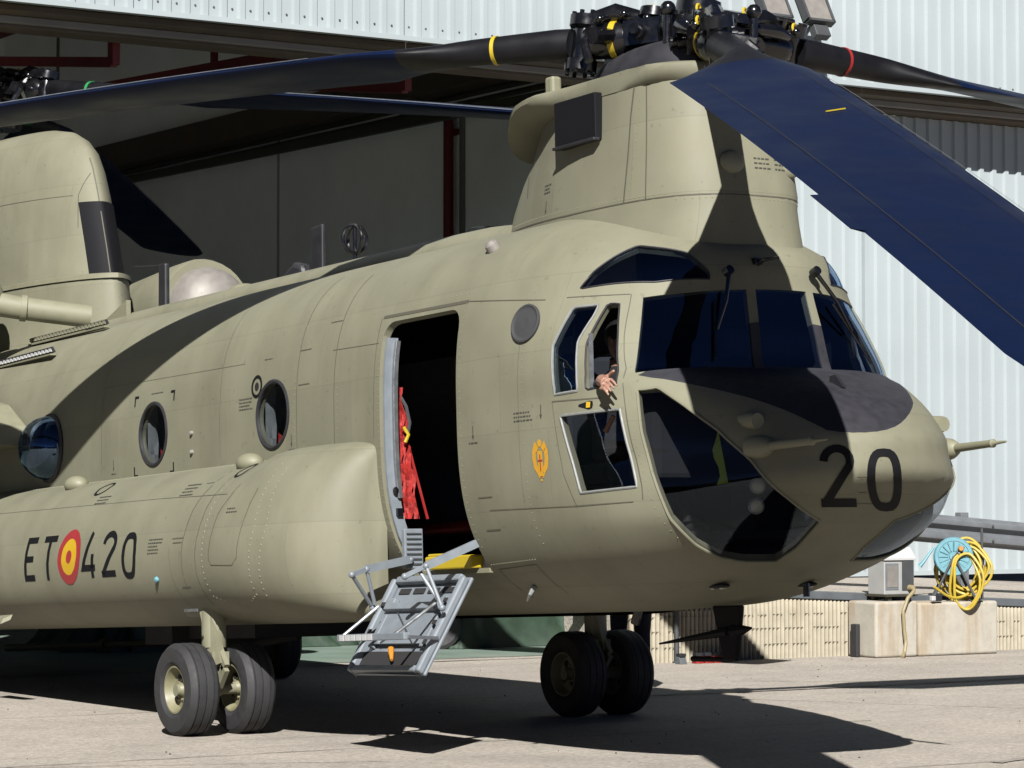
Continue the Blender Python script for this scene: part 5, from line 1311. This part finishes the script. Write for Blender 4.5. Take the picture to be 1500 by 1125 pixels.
for s_ in (-.10,.10): b.tube([q_(3.5,-.55+s_,1.70),q_(3.92,-.55+s_*1.4,1.72),q_(4.0,-.55+s_*1.4,1.30)],[.085,.07,.05],12); b.ell(q_(4.06,-.55+s_*1.4,1.26),(.12,.05,.04),8)
# hand: palm, four fingers with knuckle bends, thumb
b.tube([q_(4.10,-1.10,2.135),q_(4.16,-1.13,2.128),q_(4.235,-1.155,2.105)],[.028,.036,.034],12)
for k, (y, dz, L_) in enumerate(((-1.122,.024,.085),(-1.146,.009,.095),(-1.164,-.010,.088),(-1.174,-.030,.070))):
    p0 = q_(4.205,y+.0,2.105+dz); b.tube([p0, p0+Vector((.045,-.006,-.004)), p0+Vector((.045+L_*.35,-.008,-.022)), p0+Vector((.045+L_*.62,-.004,-.046))],[.0105,.0098,.009,.0065],8)
b.tube([q_(4.15,-1.105,2.14),q_(4.20,-1.10,2.160),q_(4.235,-1.105,2.172),q_(4.25,-1.105,2.178)],[.014,.013,.011,.008],8)
hr_ = MB(); hr_.ell(q_(3.645,-.64,2.455),(.108,.088,.10),10)
person('person', b, ['cloth_dark','skin'], lambda c: 1 if (c+base).x > 4.075 and (c+base).z > 2.0 or ((c+base).z > 2.27) else 0, .0042, HM @ Matrix.Translation(base), 'pilot in black clothing resting a hand out of the cockpit side window', hr_)
# person standing beyond the left front wheels
b = MB()
for s_ in (-1,1):
    b.tube([(0,s_*.10,.93),(.02,s_*.11,.50),(-.01,s_*.12,.10)],[.10,.068,.05],14); b.ell((.06,s_*.12,.045),(.14,.052,.045),8)
    b.tube([(0,s_*.20,1.42),(-.02,s_*.27,1.12),(.06,s_*.27,.88)],[.06,.048,.034],12)
    for f in range(4): b.tube([(.07+.014*f-.02,s_*.275,.86),(.075+.014*f-.02,s_*.275,.80),(.07+.014*f-.02,s_*.265,.755+.006*abs(f-1))],[.013,.011,.008],7)
    b.ell((.07,s_*.272,.85),(.04,.02,.045),7); b.tube([(.09,s_*.27,.87),(.12,s_*.26,.83)],[.013,.009],7)
b.tube([(0,0,.92),(-.01,0,1.15),(0,0,1.38),(0,0,1.47)],[.17,.16,.19,.09],16); b.tube([(0,0,1.45),(.02,0,1.57)],[.06,.055],10); b.ell((.03,0,1.66),(.10,.078,.12),10); b.ell((.13,0,1.65),(.02,.013,.022),5)
for s_ in (-1,1): b.ell((.02,s_*.08,1.655),(.02,.012,.03),5)
hr_ = MB(); hr_.ell((.01,0,1.69),(.105,.086,.10),10)
person('person', b, ['cloth_navy','skin','black'], lambda c: 2 if c.z < .10 else (1 if c.z > 1.52 or (abs(c.y) > .2 and c.z < .895) else 0), .011, Matrix.Translation((-1.78,3.15,0)) @ Matrix.Rotation(R(-60),4,'Z'), 'person in navy trousers standing beyond the left front wheels', hr_)
